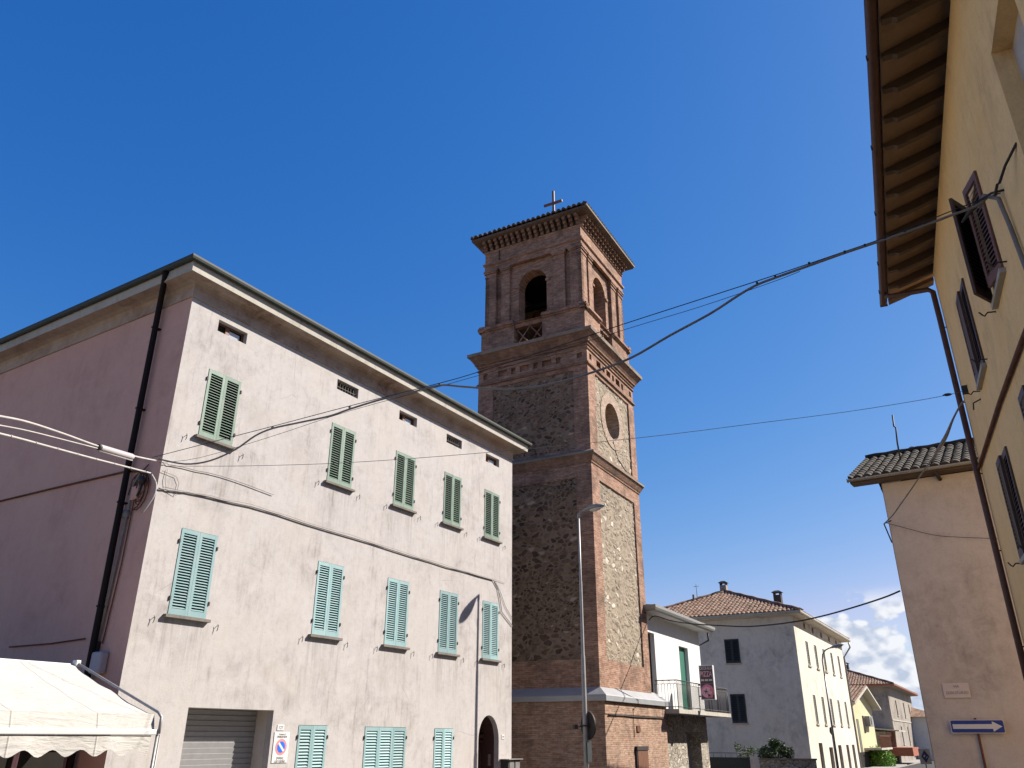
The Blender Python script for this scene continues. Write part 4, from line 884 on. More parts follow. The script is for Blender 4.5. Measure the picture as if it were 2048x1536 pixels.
for k in range(n):
    q0, q1 = 2*PI*k/n, 2*PI*(k+1)/n
    ring_.hexa([(0.0+0.37*math.cos(q0), 0.09, 2.52+0.37*math.sin(q0)), (0.0+0.37*math.cos(q1), 0.09, 2.52+0.37*math.sin(q1)), (0.0+0.385*math.cos(q1), 0.09, 2.52+0.385*math.sin(q1)), (0.0+0.385*math.cos(q0), 0.09, 2.52+0.385*math.sin(q0))],
               [(0.0+0.37*math.cos(q0), 0.13, 2.52+0.37*math.sin(q0)), (0.0+0.37*math.cos(q1), 0.13, 2.52+0.37*math.sin(q1)), (0.0+0.385*math.cos(q1), 0.13, 2.52+0.385*math.sin(q1)), (0.0+0.385*math.cos(q0), 0.13, 2.52+0.385*math.sin(q0))])
ring_.build('rim', 'iron', rs); MB().box(-0.12, 0.12, -0.10, 0.10, 2.49, 2.53).build('clamp', 'iron', rs); MB().box(-0.19, -0.07, -0.31, -0.20, 2.42, 2.54).box(-0.13, -0.10, -0.20, 0.0, 2.47, 2.49).build('side_box', 'iron', rs)
MB().box(-0.24, -0.18, 0.085, 0.099, 2.60, 2.63).build('sticker', 'white', rs)
bsn = tag(MB().box(0.08, 0.11, -0.28, 0.28, 1.55, 2.10).build('blade_sign', 'blackish', None, 0.005), 'dark plate seen edge on below the round sign on the lamp pole', 'sign'); bsn.location = (2.15, 25.2, 0); bsn.rotation_euler = (0, 0, R(-18))

# ------------------------------------------------------------------ white house with balcony
WH = thing('balcony_house', 'white two storey house with iron balcony and green roller door right of the tower', 'house', T.location, 61.05)
wx0, wx1, wy = 5.25, 12.2, 0.15
MB().wall((wx0, wy, 3.05), (1, 0, 0), wx1-wx0, 3.62, [(0.05, 0.80, 0.15, 2.95), (3.85, 5.12, 0.15, 2.76)], 0.22, (0, 1, 0)).quad((wx1, wy, 3.05), (wx1, 9, 3.05), (wx1, 9, 6.67), (wx1, wy, 6.67)).quad((wx0, 9, 0), (wx1, 9, 0), (wx1, 9, 6.67), (wx0, 9, 6.67)).quad((wx0, wy, 0), (wx0, 9, 0), (wx0, 9, 6.67), (wx0, wy, 6.67)).build('wall', 'whitewall', WH)
MB().wall((wx0, wy-0.02, 0), (1, 0, 0), wx1-wx0, 3.04, [(3.9, 5.85, 0.0, 2.35)], 0.55, (0, 1, 0)).quad((wx1, wy-0.02, 0), (wx1, 9, 0), (wx1, 9, 3.04), (wx1, wy-0.02, 3.04)).build('stone_facing', 'stone_clad', WH)
MB().box(9.05, 11.25, wy-0.04, wy+0.1, 2.36, 2.42).build('lintel', 'stone_trim', WH)
q = MB()
for k in range(24): q.box(9.17, 11.08, 0.6, 0.63, k*0.1, k*0.1+0.085); 
q.box(9.17, 11.08, 0.61, 0.65, 0, 2.4); q.build('garage_door', 'shutter_metal', WH)
q = MB()
for k in range(52): q.box(9.11, 10.36, 0.30, 0.322, 3.2+k*0.05, 3.2+k*0.05+0.043)
q.box(9.11, 10.36, 0.31, 0.33, 3.2, 5.82); rd = q.build('roller_door', 'greenroll', WH)
MB().box(5.31, 6.04, 0.33, 0.36, 3.2, 6.0).build('window', 'dark', WH)
rr_ = ring(MB(), [(0.0, 6.66), (0.02, 6.66), (0.50, 6.70)], wx0, wx1, wy, 9); rr_.build('soffit', 'whitewall', WH)
ring(MB(), [(0.5, 6.70), (0.52, 6.70), (0.60, 6.74), (0.64, 6.82), (0.64, 6.92), (0.5, 6.93)], wx0, wx1, wy, 9).build('gutter', 'gutter_grey', WH)
MB().add([(wx0-0.5, wy-0.5, 6.93), (wx1+0.5, wy-0.5, 6.93), (wx1+0.5, 9.5, 6.93), (wx0-0.5, 9.5, 6.93), (7.5, 4.6, 7.9), (10, 4.6, 7.9)], [(0, 1, 5, 4), (1, 2, 5), (2, 3, 4, 5), (3, 0, 4)]).build('roof', 'tile_grey', WH)
MB().tube([(wx1+0.55, wy-0.3, 6.74), (wx1+0.55, wy-0.3, 6.35), (wx1+0.06, wy+0.12, 6.05), (wx1+0.06, wy+0.12, 0.1)], 0.045, 8).build('downpipe', 'iron', WH)
BC = MB().box(5.6, 12.95, -0.80, wy-0.02, 3.04, 3.19).build('balcony', 'fascia', WH)
rl = MB(); zt = 4.22; yb = -0.74
P = [(5.72, 0.12), (5.72, yb), (12.88, yb), (12.88, 0.12)]
for i in range(3):
    a, b = Vector(P[i]+(0,)), Vector(P[i+1]+(0,)); L_ = (b-a).length; nb = int(L_/0.115)
    rl.tube([a+Vector((0, 0, zt)), b+Vector((0, 0, zt))], 0.02, 6); rl.tube([a+Vector((0, 0, 3.27)), b+Vector((0, 0, 3.27))], 0.014, 5); rl.tube([a+Vector((0, 0, zt-0.13)), b+Vector((0, 0, zt-0.13))], 0.010, 5)
    for k in range(nb+1):
        p = a.lerp(b, k/nb); rl.tube([p+Vector((0, 0, 3.2)), p+Vector((0, 0, zt-0.13))], 0.009 if k % 12 else 0.018, 5)
        if k < nb and k % 2 == 0:
            m_ = a.lerp(b, (k+0.5)/nb); dd = (b-a).normalized(); rl.tube([m_+dd*(0.045*math.cos(t*0.9))+Vector((0, 0, zt-0.065+0.045*math.sin(t*0.9))) for t in range(8)], 0.006, 4)
rl.build('railing', 'iron', BC)
PS = thing('pizza_sign', 'projecting box sign with black PIZZA lettering panel and pink pizza picture on the balcony', 'sign', T.location, 61.05)
sx, sy0, sy1, sz0, sz1 = 8.5, -0.82, -1.40, 3.61, 4.93
MB().box(sx, sx+0.20, sy1, sy0, sz0, sz1).build('box', 'white', PS, 0.008)
MB().box(sx-0.006, sx, sy1+0.03, sy0-0.03, 4.22, sz1-0.03).build('upper_panel', 'panel_dark', PS)
MB().box(sx-0.005, sx, sy1+0.03, sy0-0.03, sz0+0.03, 4.215).build('lower_panel', 'panel_dark', PS)
my = (sy0+sy1)/2
MB().disc((sx-0.006, my-0.0, 3.93), 0.265, (0, 1, 0), (0, 0, 1), (-0.003, 0, 0)).build('pizza_disc', 'pink_panel', PS); MB().disc((sx-0.010, my+0.03, 3.90), 0.20, (0, 1, 0), (0, 0, 1), (-0.002, 0, 0)).build('pizza_topping', 'pink_lt', PS)
MB().disc((sx-0.010, my-0.15, 3.98), 0.06, (0, 1, 0), (0, 0, 1), (-0.003, 0, 0), 12).build('red_patch', 'red', PS); MB().disc((sx-0.010, my-0.14, 3.74), 0.07, (0, 1, 0), (0, 0, 1), (-0.003, 0, 0), 12).build('red_patch', 'red', PS)
st = []
for k in range(8):
    a = 2*PI*k/8+0.2; r_ = 0.13 if k % 2 == 0 else 0.035; st.append((sx-0.013, my+0.06+r_*math.cos(a), 3.92+r_*math.sin(a)))
MB().poly(st, (-0.002, 0, 0)).poly([(sx-0.013, my+0.02, 3.86), (sx-0.013, my-0.13, 3.78), (sx-0.013, my-0.02, 3.70), (sx-0.013, my-0.01, 3.79)], (-0.002, 0, 0)).build('dark_emblem', 'panel_dark', PS)
text('CACCIA ALLA', 0.17, 'white', PS, (sx-0.010, my, 4.81), (0, -1, 0), squash=0.47); text('PIZZA', 0.29, 'pink_lt', PS, (sx-0.010, my, 4.58), (0, -1, 0), squash=0.62)
q = MB()
for k in range(3): q.box(sx-0.010, sx-0.007, sy1+0.06+k*0.165, sy1+0.19+k*0.165, 4.32, 4.39)
q.build('text_bar', 'marble', PS); MB().box(sx+0.05, sx+0.10, sy0-0.01, -0.72, 3.72, 3.77).box(sx+0.05, sx+0.10, sy0-0.01, -0.72, 4.15, 4.20).build('bracket', 'iron', PS)

# ------------------------------------------------------------------ far buildings
def hip_house(name, label, loc, deg, w, dpt, eave, ridge, rx0, rx1, ry, mats, over=0.45, tile='tile_red', gut='gutter_grey', holes=(), pitch=0.26):
    h = thing(name, label, 'house', loc, deg)
    MB().wall((0, 0, 0), (1, 0, 0), w, eave, list(holes), 0.18, (0, 1, 0)).quad((w, 0, 0), (w, dpt, 0), (w, dpt, eave), (w, 0, eave)).quad((0, dpt, 0), (w, dpt, 0), (w, dpt, eave), (0, dpt, eave)).quad((0, 0, 0), (0, dpt, 0), (0, dpt, eave), (0, 0, eave)).build('wall', mats, h)
    ring(MB(), [(0.0, eave-0.04), (0.03, eave-0.04), (over, eave+0.02), (over, eave+0.10)], 0, w, 0, dpt).build('soffit', mats, h)
    ring(MB(), [(over, eave+0.04), (over+0.06, eave+0.04), (over+0.10, eave+0.10), (over+0.10, eave+0.17), (over, eave+0.16)], 0, w, 0, dpt).build('gutter', gut, h)
    z = eave+0.17; a = [(-over, -over), (w+over, -over), (w+over, dpt+over), (-over, dpt+over)]; rp = [(rx0, ry), (rx1, ry)]; rm = MB()
    def side(c0, c1, tops):
        o = Vector(c0+(z,)); U = Vector((c1[0]-c0[0], c1[1]-c0[1], 0)); L_ = U.length; U.normalize(); inn = Vector((-U.y, U.x, 0))
        t0 = Vector(tops[0]+(ridge,))-o; run = t0.dot(inn); V = (inn*run+Vector((0, 0, ridge-z))); sl = V.length
        rm.tiles(o, U, V, [(0, 0), (L_, 0)]+[((Vector(t+(ridge,))-o).dot(U), sl) for t in tops], pitch, 0.4, 0.05, 5)
    side(a[0], a[1], [rp[1], rp[0]]); side(a[1], a[2], [rp[1]]); side(a[2], a[3], [rp[0], rp[1]]); side(a[3], a[0], [rp[0]])
    ro = rm.build('roof', tile, h); hp = MB()
    for c, r_ in ((a[0], rp[0]), (a[3], rp[0]), (a[1], rp[1]), (a[2], rp[1])): hp.tube([Vector(c+(z+0.06,)).lerp(Vector(r_+(ridge+0.06,)), k/12)+Vector((0, 0, 0.03*(k % 2))) for k in range(13)], 0.11, 6)
    hp.tube([(rp[0][0], ry, ridge+0.08), (rp[1][0], ry, ridge+0.08)], 0.11, 6).build('ridge_tiles', tile, ro)
    return h, ro
bx_, bh3, bh2 = [3.1, 5.65, 8.4, 11.15, 13.9], (6.12, 7.5), (2.95, 4.5)
hl = [(x-0.38, x+0.38, a, b) for x in bx_ for a, b in (bh3, bh2)]+[(x-0.3, x+0.3, 8.22, 8.56) for x in bx_]+[(2.5, 3.6, 0, 1.95), (5.5, 6.7, 0, 1.7), (8.6, 9.8, 0, 1.8), (11.6, 12.6, 0, 1.8), (13.9, 15.0, 0, 1.8)]
BG, bro = hip_house('white_apartment_house', 'big weathered white house with hipped tile roof and two black shuttered side windows', (16.13, 47.33, 0), 60.0, 16.2, 10.0, 8.66, 11.0, 4.6, 12.0, 5.0, 'greywhite', 0.5, 'tile_red', 'fascia', hl)
for x in bx_:
    for zz, mt in ((bh3, 'dimgreen'), (bh2, 'dimgreen')):
        wn = MB().box(x-0.37, x+0.37, 0.09, 0.12, zz[0], zz[1]).build('window', 'dark', BG)
        for sx in (-1, 1):
            s_ = leaf(0.365, zz[1]-zz[0]-0.02, 0.09, open_=0.7).build('shutter', mt, wn); s_.location = (x-0.37 if sx < 0 else x+0.005, 0.03, zz[0]+0.01)
        MB().box(x-0.46, x+0.46, -0.07, 0.05, zz[0]-0.07, zz[0]-0.002).build('sill', 'fascia', wn)
    MB().box(x-0.29, x+0.29, 0.15, 0.17, 8.23, 8.55).build('attic_window', 'dark', BG)
for (a, b, z1) in ((2.5, 3.6, 1.95), (5.5, 6.7, 1.7), (8.6, 9.8, 1.8), (11.6, 12.6, 1.8), (13.9, 15.0, 1.8)): MB().box(a+0.01, b-0.01, 0.15, 0.18, 0, z1-0.01).build('door', 'dark', BG)
for y0, z0, z1 in ((3.66, 6.18, 7.52), (3.64, 2.97, 4.5)):
    wn = MB().box(-0.01, -0.002, y0-0.42, y0+0.42, z0, z1).build('window', 'dark', BG)
    for k in range(2):
        s_ = leaf(0.42, z1-z0, 0.09, open_=0.7).build('shutter', 'blackish', wn); s_.location = (-0.045, y0+0.42-k*0.425, z0); s_.rotation_euler = (0, 0, R(-90))
    MB().box(-0.09, 0.0, y0-0.48, y0+0.48, z0-0.07, z0-0.003).build('sill', 'fascia', wn)
def chimney(px, py, z0, z1, w, parent, mat='oldgrey', legs=True):
    c = MB().box(px-w/2, px+w/2, py-w/2, py+w/2, z0, z1-0.28).build('chimney', mat, parent)
    q = MB()
    for sx in (-1, 1):
        for sy in (-1, 1): q.box(px+sx*w*0.4-0.04, px+sx*w*0.4+0.04, py+sy*w*0.4-0.04, py+sy*w*0.4+0.04, z1-0.29, z1-0.12)
    q.hexa([(px-w*.7, py-w*.7, z1-0.12), (px+w*.7, py-w*.7, z1-0.12), (px+w*.7, py+w*.7, z1-0.12), (px-w*.7, py+w*.7, z1-0.12)], [(px-w*.3, py-w*.3, z1), (px+w*.3, py-w*.3, z1), (px+w*.3, py+w*.3, z1), (px-w*.3, py+w*.3, z1)]); q.build('chimney_cap', 'iron', c)
chimney(4.8, 5.1, 10.6, 11.75, 0.42, BG); chimney(3.2, 1.35, 9.2, 10.6, 0.45, BG, 'iron'); chimney(10.5, 1.6, 9.3, 10.5, 0.45, BG, 'iron')
MB().box(3.0, 3.12, 6.6, 6.72, 10.1, 10.75).build('vent_pipe', 'stone_trim', bro); MB().box(3.3, 3.42, 6.3, 6.40, 10.1, 10.65).build('vent_pipe', 'stone_trim', bro)
MB().tube([(16.6, -0.45, 8.65), (16.65, -0.5, 8.3), (16.2, -0.05, 7.6), (16.2, -0.05, 0)], 0.06, 7).build('downpipe', 'gutter_grey', BG)
an = thing('roof_antenna', 'thin television aerial on the ridge of the big white house', 'antenna', Vector((16.13, 47.33, 0))+Matrix.Rotation(R(60), 3, 'Z') @ Vector((4.6, 6.9, 10.2)), 20)
MB().tube([(0, 0, 0), (0, 0, 1.5)], 0.02, 5).build('mast', 'iron', an); MB().tube([(-0.2, 0, 1.3), (0.2, 0, 1.36)], 0.012, 4).tube([(-0.1, -0.15, 1.32), (-0.1, 0.15, 1.32)], 0.01, 4).tube([(0.1, -0.15, 1.34), (0.1, 0.15, 1.34)], 0.01, 4).build('aerial', 'iron', an)
lamp((16.62, 45.0, 0), -28, 6.55, 'curved grey street lamp standing before the big white house', 0.4, 'galv', True)
sl_ = thing('wall_lantern_post', 'short thin post with a small lantern beside the white house', 'lantern', (17.3, 47.0, 0), 0)
MB().tube([(0, 0, 0), (0, 0, 2.6), (-0.05, 0, 2.75)], 0.03, 6).build('post', 'galv', sl_); MB().lathe([(0.02, 0.0), (0.10, -0.05), (0.12, -0.25), (0.05, -0.38)], (0, 0, 2.75), 8).build('lantern', 'iron', sl_)

# garden wall, gate and bush before the big house
GW = thing('garden_wall', 'low rubble garden wall with flat coping under the bush', 'wall', (12.45, 44.25, 0), -15)
MB().box(0, 2.7, 0, 0.3, 0, 1.2).build('wall', 'stone_clad', GW); MB().box(-0.05, 2.75, -0.05, 0.35, 1.2, 1.27).build('coping', 'stone_trim', GW); MB().box(-0.45, -0.02, -0.06, 0.36, 0, 1.28).build('pillar', 'mauve', GW)
GT = thing('garden_gate', 'black sheet metal gate with a rail on top beside the white house', 'gate', (9.75, 44.98, 0), -15)
MB().box(0, 2.35, 0, 0.04, 0.05, 1.30).build('panel', 'blackish', GT); q = MB().tube([(0, 0.02, 1.5), (2.35, 0.02, 1.5)], 0.015, 5)
for k in range(5): q.tube([(k*0.58, 0.02, 1.3), (k*0.58, 0.02, 1.5)], 0.012, 5)
q.build('rail', 'iron', GT)
def leaf_cloud(mb, blobs, n, size, rnd):
    for _ in range(n):
        c, rx, rz = rnd.choice(blobs); a = rnd.uniform(0, 2*PI); u = rnd.uniform(-1, 1); r = rnd.uniform(0.45, 1.05)**0.6; s_ = math.sqrt(1-u*u)
        p = Vector((c[0]+rx*r*s_*math.cos(a), c[1]+rx*r*s_*math.sin(a), c[2]+rz*r*u))
        d = Vector((rnd.gauss(0, 1), rnd.gauss(0, 1), rnd.gauss(0, 0.7))).normalized(); e_ = d.cross(Vector((rnd.gauss(0, 1), rnd.gauss(0, 1), rnd.gauss(0, 1)))).normalized(); L_ = size*rnd.uniform(0.6, 1.3); w_ = L_*0.42
        mb.add([p, p+d*L_*0.5+e_*w_*0.5, p+d*L_, p+d*L_*0.5-e_*w_*0.5], [(0, 1, 2, 3)])
rnd = random.Random(3)
BU = thing('garden_bush', 'dark leafy bush growing over the rubble garden wall', 'bush', (13.2, 44.4, 0), 0)
q = MB(); leaf_cloud(q, [((0, 0, 1.55), 0.55, 0.42), ((0.35, 0.1, 1.75), 0.35, 0.35), ((-0.35, 0, 1.5), 0.4, 0.3), ((0.75, 0, 1.5), 0.3, 0.3), ((0.1, 0, 1.95), 0.22, 0.22)], 2600, 0.13, rnd); q.build('foliage', 'leaf', BU)
q = MB()
for k in range(7): q.tube([(0, 0, 0), (rnd.uniform(-.2, .2), 0, 0.8), (rnd.uniform(-.6, .8), rnd.uniform(-.2, .2), 1.7)], [0.04, 0.03, 0.012], 5)
q.build('stem', 'bark', BU)
BU2 = thing('garden_shrub', 'sparse yellowish shrub left of the dark bush over the gate', 'bush', (12.05, 44.7, 0), 0)
q = MB(); leaf_cloud(q, [((0, 0, 1.55), 0.3, 0.22), ((-0.5, 0, 1.75), 0.16, 0.2), ((0.25, 0, 1.6), 0.22, 0.2), ((-0.2, 0, 1.35), 0.3, 0.12)], 330, 0.13, rnd); q.build('foliage', 'leaf_mid', BU2)
q = MB()
for k in range(6): q.tube([(0, 0, 0), (rnd.uniform(-.1, .1), 0, 1.0), (rnd.uniform(-.6, .4), rnd.uniform(-.1, .1), 1.85)], [0.025, 0.018, 0.006], 5)
q.build('stem', 'bark', BU2)

# yellow gabled house
YG = thing('yellow_gable_house', 'small pale yellow gabled house with air conditioner beyond the big white house', 'house', (25.4, 65.2, 0), 60)
ex0, ex1, ax, ez, az_ = 0.6, 13.4, 7.5, 4.75, 6.1
MB().poly([(ex0, 0, 0), (ex1, 0, 0), (ex1, 0, ez), (ax, 0, az_), (ex0, 0, ez)], (0, 9, 0)).build('wall', 'yellow', YG)
rm = MB()
for s_, xx in ((-1, ex0), (1, ex1)):
    xe = xx+s_*0.9; zf = az_+0.12; sl = (az_-ez)/abs(ax-xx); ze = zf-sl*abs(xe-ax)
    o = Vector((xe, 9.5 if s_ < 0 else -0.7, ze)); U = Vector((0, -1 if s_ < 0 else 1, 0)); V = Vector((ax-xe, 0, zf-ze)); rm.tiles(o, U, V, [(0, 0), (10.2, 0), (10.2, V.length), (0, V.length)], 0.28, 0.45, 0.05, 5)
rm.build('roof', 'tile_red', YG)
q = MB()
for s_, xx in ((-1, ex0), (1, ex1)):
    xe = xx+s_*0.9; zf = az_+0.08; sl = (az_-ez)/abs(ax-xx); ze = zf-sl*abs(xe-ax)
    q.hexa([(xe, -0.7, ze-0.14), (ax, -0.7, zf-0.14), (ax, -0.02, zf-0.14), (xe, -0.02, ze-0.14)], [(xe, -0.7, ze+0.03), (ax, -0.7, zf+0.03), (ax, -0.02, zf+0.03), (xe, -0.02, ze+0.03)])
q.build('barge_board', 'fascia', YG)
for x in (1.5, 4.2): MB().box(x-0.5, x+0.5, -0.03, -0.005, 1.2, 3.6).build('window', 'dimgreen', YG)
MB().box(7.0, 7.9, -0.03, -0.005, 2.6, 3.9).build('window', 'dark', YG)
acu = thing('air_conditioner', 'grey air conditioning unit on the yellow gable', 'air conditioner', YG.location, 60)
MB().box(8.3, 10.2, -0.4, -0.01, 3.1, 3.9).build('casing', 'gutter_grey', acu, 0.02); MB().disc((9.0, -0.405, 3.5), 0.32, (1, 0, 0), (0, 0, 1), (0, -0.01, 0)).build('fan_grille', 'iron', acu)
MB().box(5.5, 12.5, -1.3, -0.01, 1.35, 1.5).build('balcony', 'fascia', YG); q = MB()
for k in range(36): q.box(5.5+k*0.2, 5.54+k*0.2, -1.28, -1.25, 1.5, 2.35)
q.box(5.5, 12.5, -1.29, -1.24, 2.35, 2.4); q.build('railing', 'rust', YG)
MB().box(1, 13, -0.02, 0.0-0.001, 0, 1.2).build('shopfront', 'dark', YG)

# old grey house with red eaves
hl = [(x-0.45, x+0.45, 4.3, 5.7) for x in (5.5, 12.5, 18)]+[(x-0.45, x+0.45, 1.7, 3.3) for x in (6.5, 12.5, 18)]
OG, oro = hip_house('old_grey_house', 'old unpainted grey house with red gutter and terracotta hipped roof, farthest in the row', (36.0, 81.8, 0), 60, 22, 14, 6.75, 9.6, 6, 15, 7, 'oldgrey', 0.7, 'tile_red', 'redpaint', hl)
for x in (5.5, 12.5, 18):
    for z0, z1 in ((4.3, 5.7), (1.7, 3.3)):
        xx = x+1 if (x == 5.5 and z0 == 1.7) else x
        wn = MB().box(xx-0.44, xx+0.44, 0.10, 0.13, z0, z1).build('window', 'dimgreen', OG); MB().box(xx-0.55, xx+0.55, -0.09, 0.05, z0-0.09, z0-0.003).build('sill', 'fascia', wn)
MB().box(0, 22, -0.05, -0.002, 3.75, 3.85).build('string_course', 'fascia', OG)
chimney(8, 5.5, 8.7, 10.1, 0.6, OG); chimney(11, 5.0, 8.6, 9.9, 0.6, OG, 'iron')
# annex between
AX = thing('lean_to_annex', 'low dark annex with pale lean to roof before the old grey house', 'annex', (33.6, 78.2, 0), 60)
MB().wall((0, 0, 0), (1, 0, 0), 5.0, 2.75, [(0.5, 2.4, 0.9, 2.4), (2.9, 4.6, 0.9, 2.4)], 0.3, (0, 1, 0)).quad((0, 0, 0), (0, 5, 0), (0, 5, 2.75), (0, 0, 2.75)).build('wall', 'oldgrey', AX)
MB().box(0.5, 4.6, 0.31, 0.34, 0.9, 2.4).build('window', 'dark', AX); MB().hexa([(-0.4, -1.2, 2.76), (5.2, -1.2, 2.76), (5.2, 5, 3.3), (-0.4, 5, 3.3)], [(-0.4, -1.2, 2.86), (5.2, -1.2, 2.86), (5.2, 5, 3.4), (-0.4, 5, 3.4)]).build('roof', 'fascia', AX)
MB().box(1.0, 6.5, -1.9, -0.02, 0.75, 1.45).build('parapet', 'redpaint', AX)
FW = thing('far_white_house', 'small far white house with a tiled roof at the end of the street', 'house', (47.5, 96.0, 0), 60)
MB().box(0, 14, 0, 9, 0, 4.4).build('wall', 'whitewall', FW); MB().hexa([(-0.6, -0.7, 4.41), (14.6, -0.7, 4.41), (14.6, 9.7, 4.41), (-0.6, 9.7, 4.41)], [(4, 4.5, 6.0), (10, 4.5, 6.0), (10, 4.51, 6.0), (4, 4.51, 6.0)]).build('roof', 'tile_red', FW)
for x in (2.5, 5.5, 8.5): MB().box(x-0.5, x+0.5, -0.04, -0.004, 1.9, 3.6).build('window', 'dimgreen', FW)
HB = thing('clipped_shrub', 'bright green rounded shrub standing before the red parapet', 'bush', (30.2, 72.3, 0), 0)
q = MB(); leaf_cloud(q, [((0, 0, 0.7), 1.0, 0.95), ((-0.3, 0, 0.3), 1.1, 0.8), ((0.3, 0, 0.5), 1.0, 0.85)], 5200, 0.16, rnd); q.build('foliage', 'leaf_lt', HB); MB().tube([(0, 0, 0), (0.05, 0, 0.8)], [0.08, 0.05], 6).build('stem', 'bark', HB)
SN = thing('diamond_sign', 'square pale road sign with a dark blue diamond at the road edge', 'sign', (19.15, 40.75, 0), 21)
MB().box(-0.34, 0.34, -0.01, 0.01, 1.12, 1.76).build('plate', 'white', SN, 0.01); MB().poly([(-0.24, -0.012, 1.44), (0, -0.012, 1.17), (0.24, -0.012, 1.44), (0, -0.012, 1.71)], (0, -0.003, 0)).build('diamond', 'blue', SN)
MB().poly([(-0.12, -0.016, 1.44), (-0.03, -0.016, 1.53), (0.02, -0.016, 1.47), (-0.06, -0.016, 1.40)], (0, -0.002, 0)).poly([(0.03, -0.016, 1.38), (0.12, -0.016, 1.45), (0.14, -0.016, 1.42), (0.05, -0.016, 1.34)], (0, -0.002, 0)).build('white_mark', 'white', SN)
MB().tube([(0, 0.03, 0), (0, 0.03, 1.7)], 0.03, 6).build('post', 'galv', SN)

# ------------------------------------------------------------------ taupe house on the right
PK = thing('taupe_house', 'taupe plastered house end with dark tile roof, street plaque and arrow sign on the right', 'house', (9.937, 20.743, 0), -33.45)
pw, pd = 9.0, 6.6
MB().quad((0, 0, 0), (pw, 0, 0), (pw, 0, 8.45), (0, 0, 8.45)).poly([(0, 0, 0), (0, pd, 0), (0, pd, 8.45), (0, 3.3, 9.9), (0, 0, 8.45)], (0.02, 0, 0)).quad((0, pd, 0), (pw, pd, 0), (pw, pd, 8.45), (0, pd, 8.45)).build('wall', 'mauve', PK)
rs_ = MB(); V = Vector((0, 3.3+0.45, 1.62)); rs_.tiles((-0.72, -0.45, 8.57), (1, 0, 0), V, [(0, 0), (pw+0.7, 0), (pw+0.7, V.length), (0, V.length)], 0.235, 0.36, 0.05, 8)
V2 = Vector((0, -(pd-3.3)-0.45, 1.62)); rs_.tiles((pw, pd+0.45, 8.57), (-1, 0, 0), V2, [(0, 0), (pw+0.7, 0), (pw+0.7, V2.length), (0, V2.length)], 0.235, 0.36, 0.05, 6)
ro = rs_.build('roof', 'tile_grey', PK); MB().tube([(-0.75+k*0.3, 3.3, 10.25+0.02*(k % 2)) for k in range(34)], 0.10, 7).build('ridge_tiles', 'tile_grey', ro)
MB().hexa([(-0.7, -0.42, 8.47), (pw, -0.42, 8.47), (pw, 0.05, 8.49), (-0.7, 0.05, 8.49)], [(-0.7, -0.42, 8.55), (pw, -0.42, 8.55), (pw, 0.05, 8.72), (-0.7, 0.05, 8.72)]).build('eaves_board', 'rafter_wood', PK)
gt = MB()
for i in range(7):
    q0, q1 = PI+PI*i/7, PI+PI*(i+1)/7
    gt.quad((-0.74, -0.50+0.065*math.cos(q0), 8.56+0.065*math.sin(q0)), (-0.74, -0.50+0.065*math.cos(q1), 8.56+0.065*math.sin(q1)), (pw, -0.50+0.065*math.cos(q1), 8.56+0.065*math.sin(q1)), (pw, -0.50+0.065*math.cos(q0), 8.56+0.065*math.sin(q0)))
gt.box(-0.75, -0.735, -0.57, -0.43, 8.49, 8.58); gt.build('gutter', 'gutter_grey', PK)
MB().tube([(1.35, -0.4, 8.5), (1.42, -0.02, 8.34)], 0.05, 6).build('vent_stub', 'iron', PK)
am = tag(MB().tube([(0.45, 1.2, 9.3), (0.46, 1.2, 9.9), (0.50, 1.2, 10.35), (0.46, 1.2, 10.4), (0.48, 1.2, 10.75)], 0.025, 6).build('roof_mast', 'iron'), 'bent dark antenna mast on the tiled roof of the taupe house', 'mast'); am.location = PK.location; am.rotation_euler = PK.rotation_euler
vp = thing('street_plaque', 'pale stone plaque reading VIA DON STURZO on the taupe wall', 'street sign', PK.location, -33.45)
MB().box(0.50, 1.06, -0.03, -0.002, 3.08, 3.41).build('plaque', 'marble', vp, 0.004); text('VIA', 0.085, 'grey_letter', vp, (0.79, -0.0325, 3.33), (1, 0, 0)); text('DON STURZO', 0.085, 'grey_letter', vp, (0.79, -0.0325, 3.19), (1, 0, 0), squash=0.86)
ow = thing('one_way_sign', 'blue sign with a long white arrow pointing right on the taupe wall', 'road sign', PK.location, -33.45)
def rrect(x0, x1, z0, z1, r, y):
    pts = []
    for cx_, cz_, a0 in ((x1-r, z0+r, -90), (x1-r, z1-r, 0), (x0+r, z1-r, 90), (x0+r, z0+r, 180)):
        for k in range(5): a = R(a0+k*22.5); pts.append((cx_+r*math.cos(a), y, cz_+r*math.sin(a)))
    return pts
MB().poly(rrect(0.51, 1.62, 2.31, 2.60, 0.04, -0.10), (0, -0.012, 0)).build('plate', 'marble', ow); MB().poly(rrect(0.525, 1.605, 2.325, 2.585, 0.032, -0.1125), (0, -0.002, 0)).build('blue_field', 'blue', ow)
MB().poly([(0.56, -0.116, 2.405), (1.38, -0.116, 2.405), (1.38, -0.116, 2.345), (1.575, -0.116, 2.455), (1.38, -0.116, 2.565), (1.38, -0.116, 2.505), (0.56, -0.116, 2.505)], (0, -0.002, 0)).build('arrow', 'white', ow)
MB().tube([(1.05, -0.06, 2.64), (1.05, -0.06, 1.5), (1.05, -0.06, 0)], 0.026, 8).build('post', 'rust', ow)
# taller row house further along the right side (unseen, added and sized to cast street shade)
RH, _ = hip_house('unseen_row_house', 'unseen tall ochre row house added behind the taupe house to cast shade', Vector((9.937, 20.743, 0))+Matrix.Rotation(R(-33.45), 3, 'Z') @ Vector((0.2, 11.5, 0)), -33.45, 9.0, 22, 12.5, 13.6, 4, 5, 11, 'ochre', 0.4, 'tile_red', 'gutter_brown', pitch=0.4)

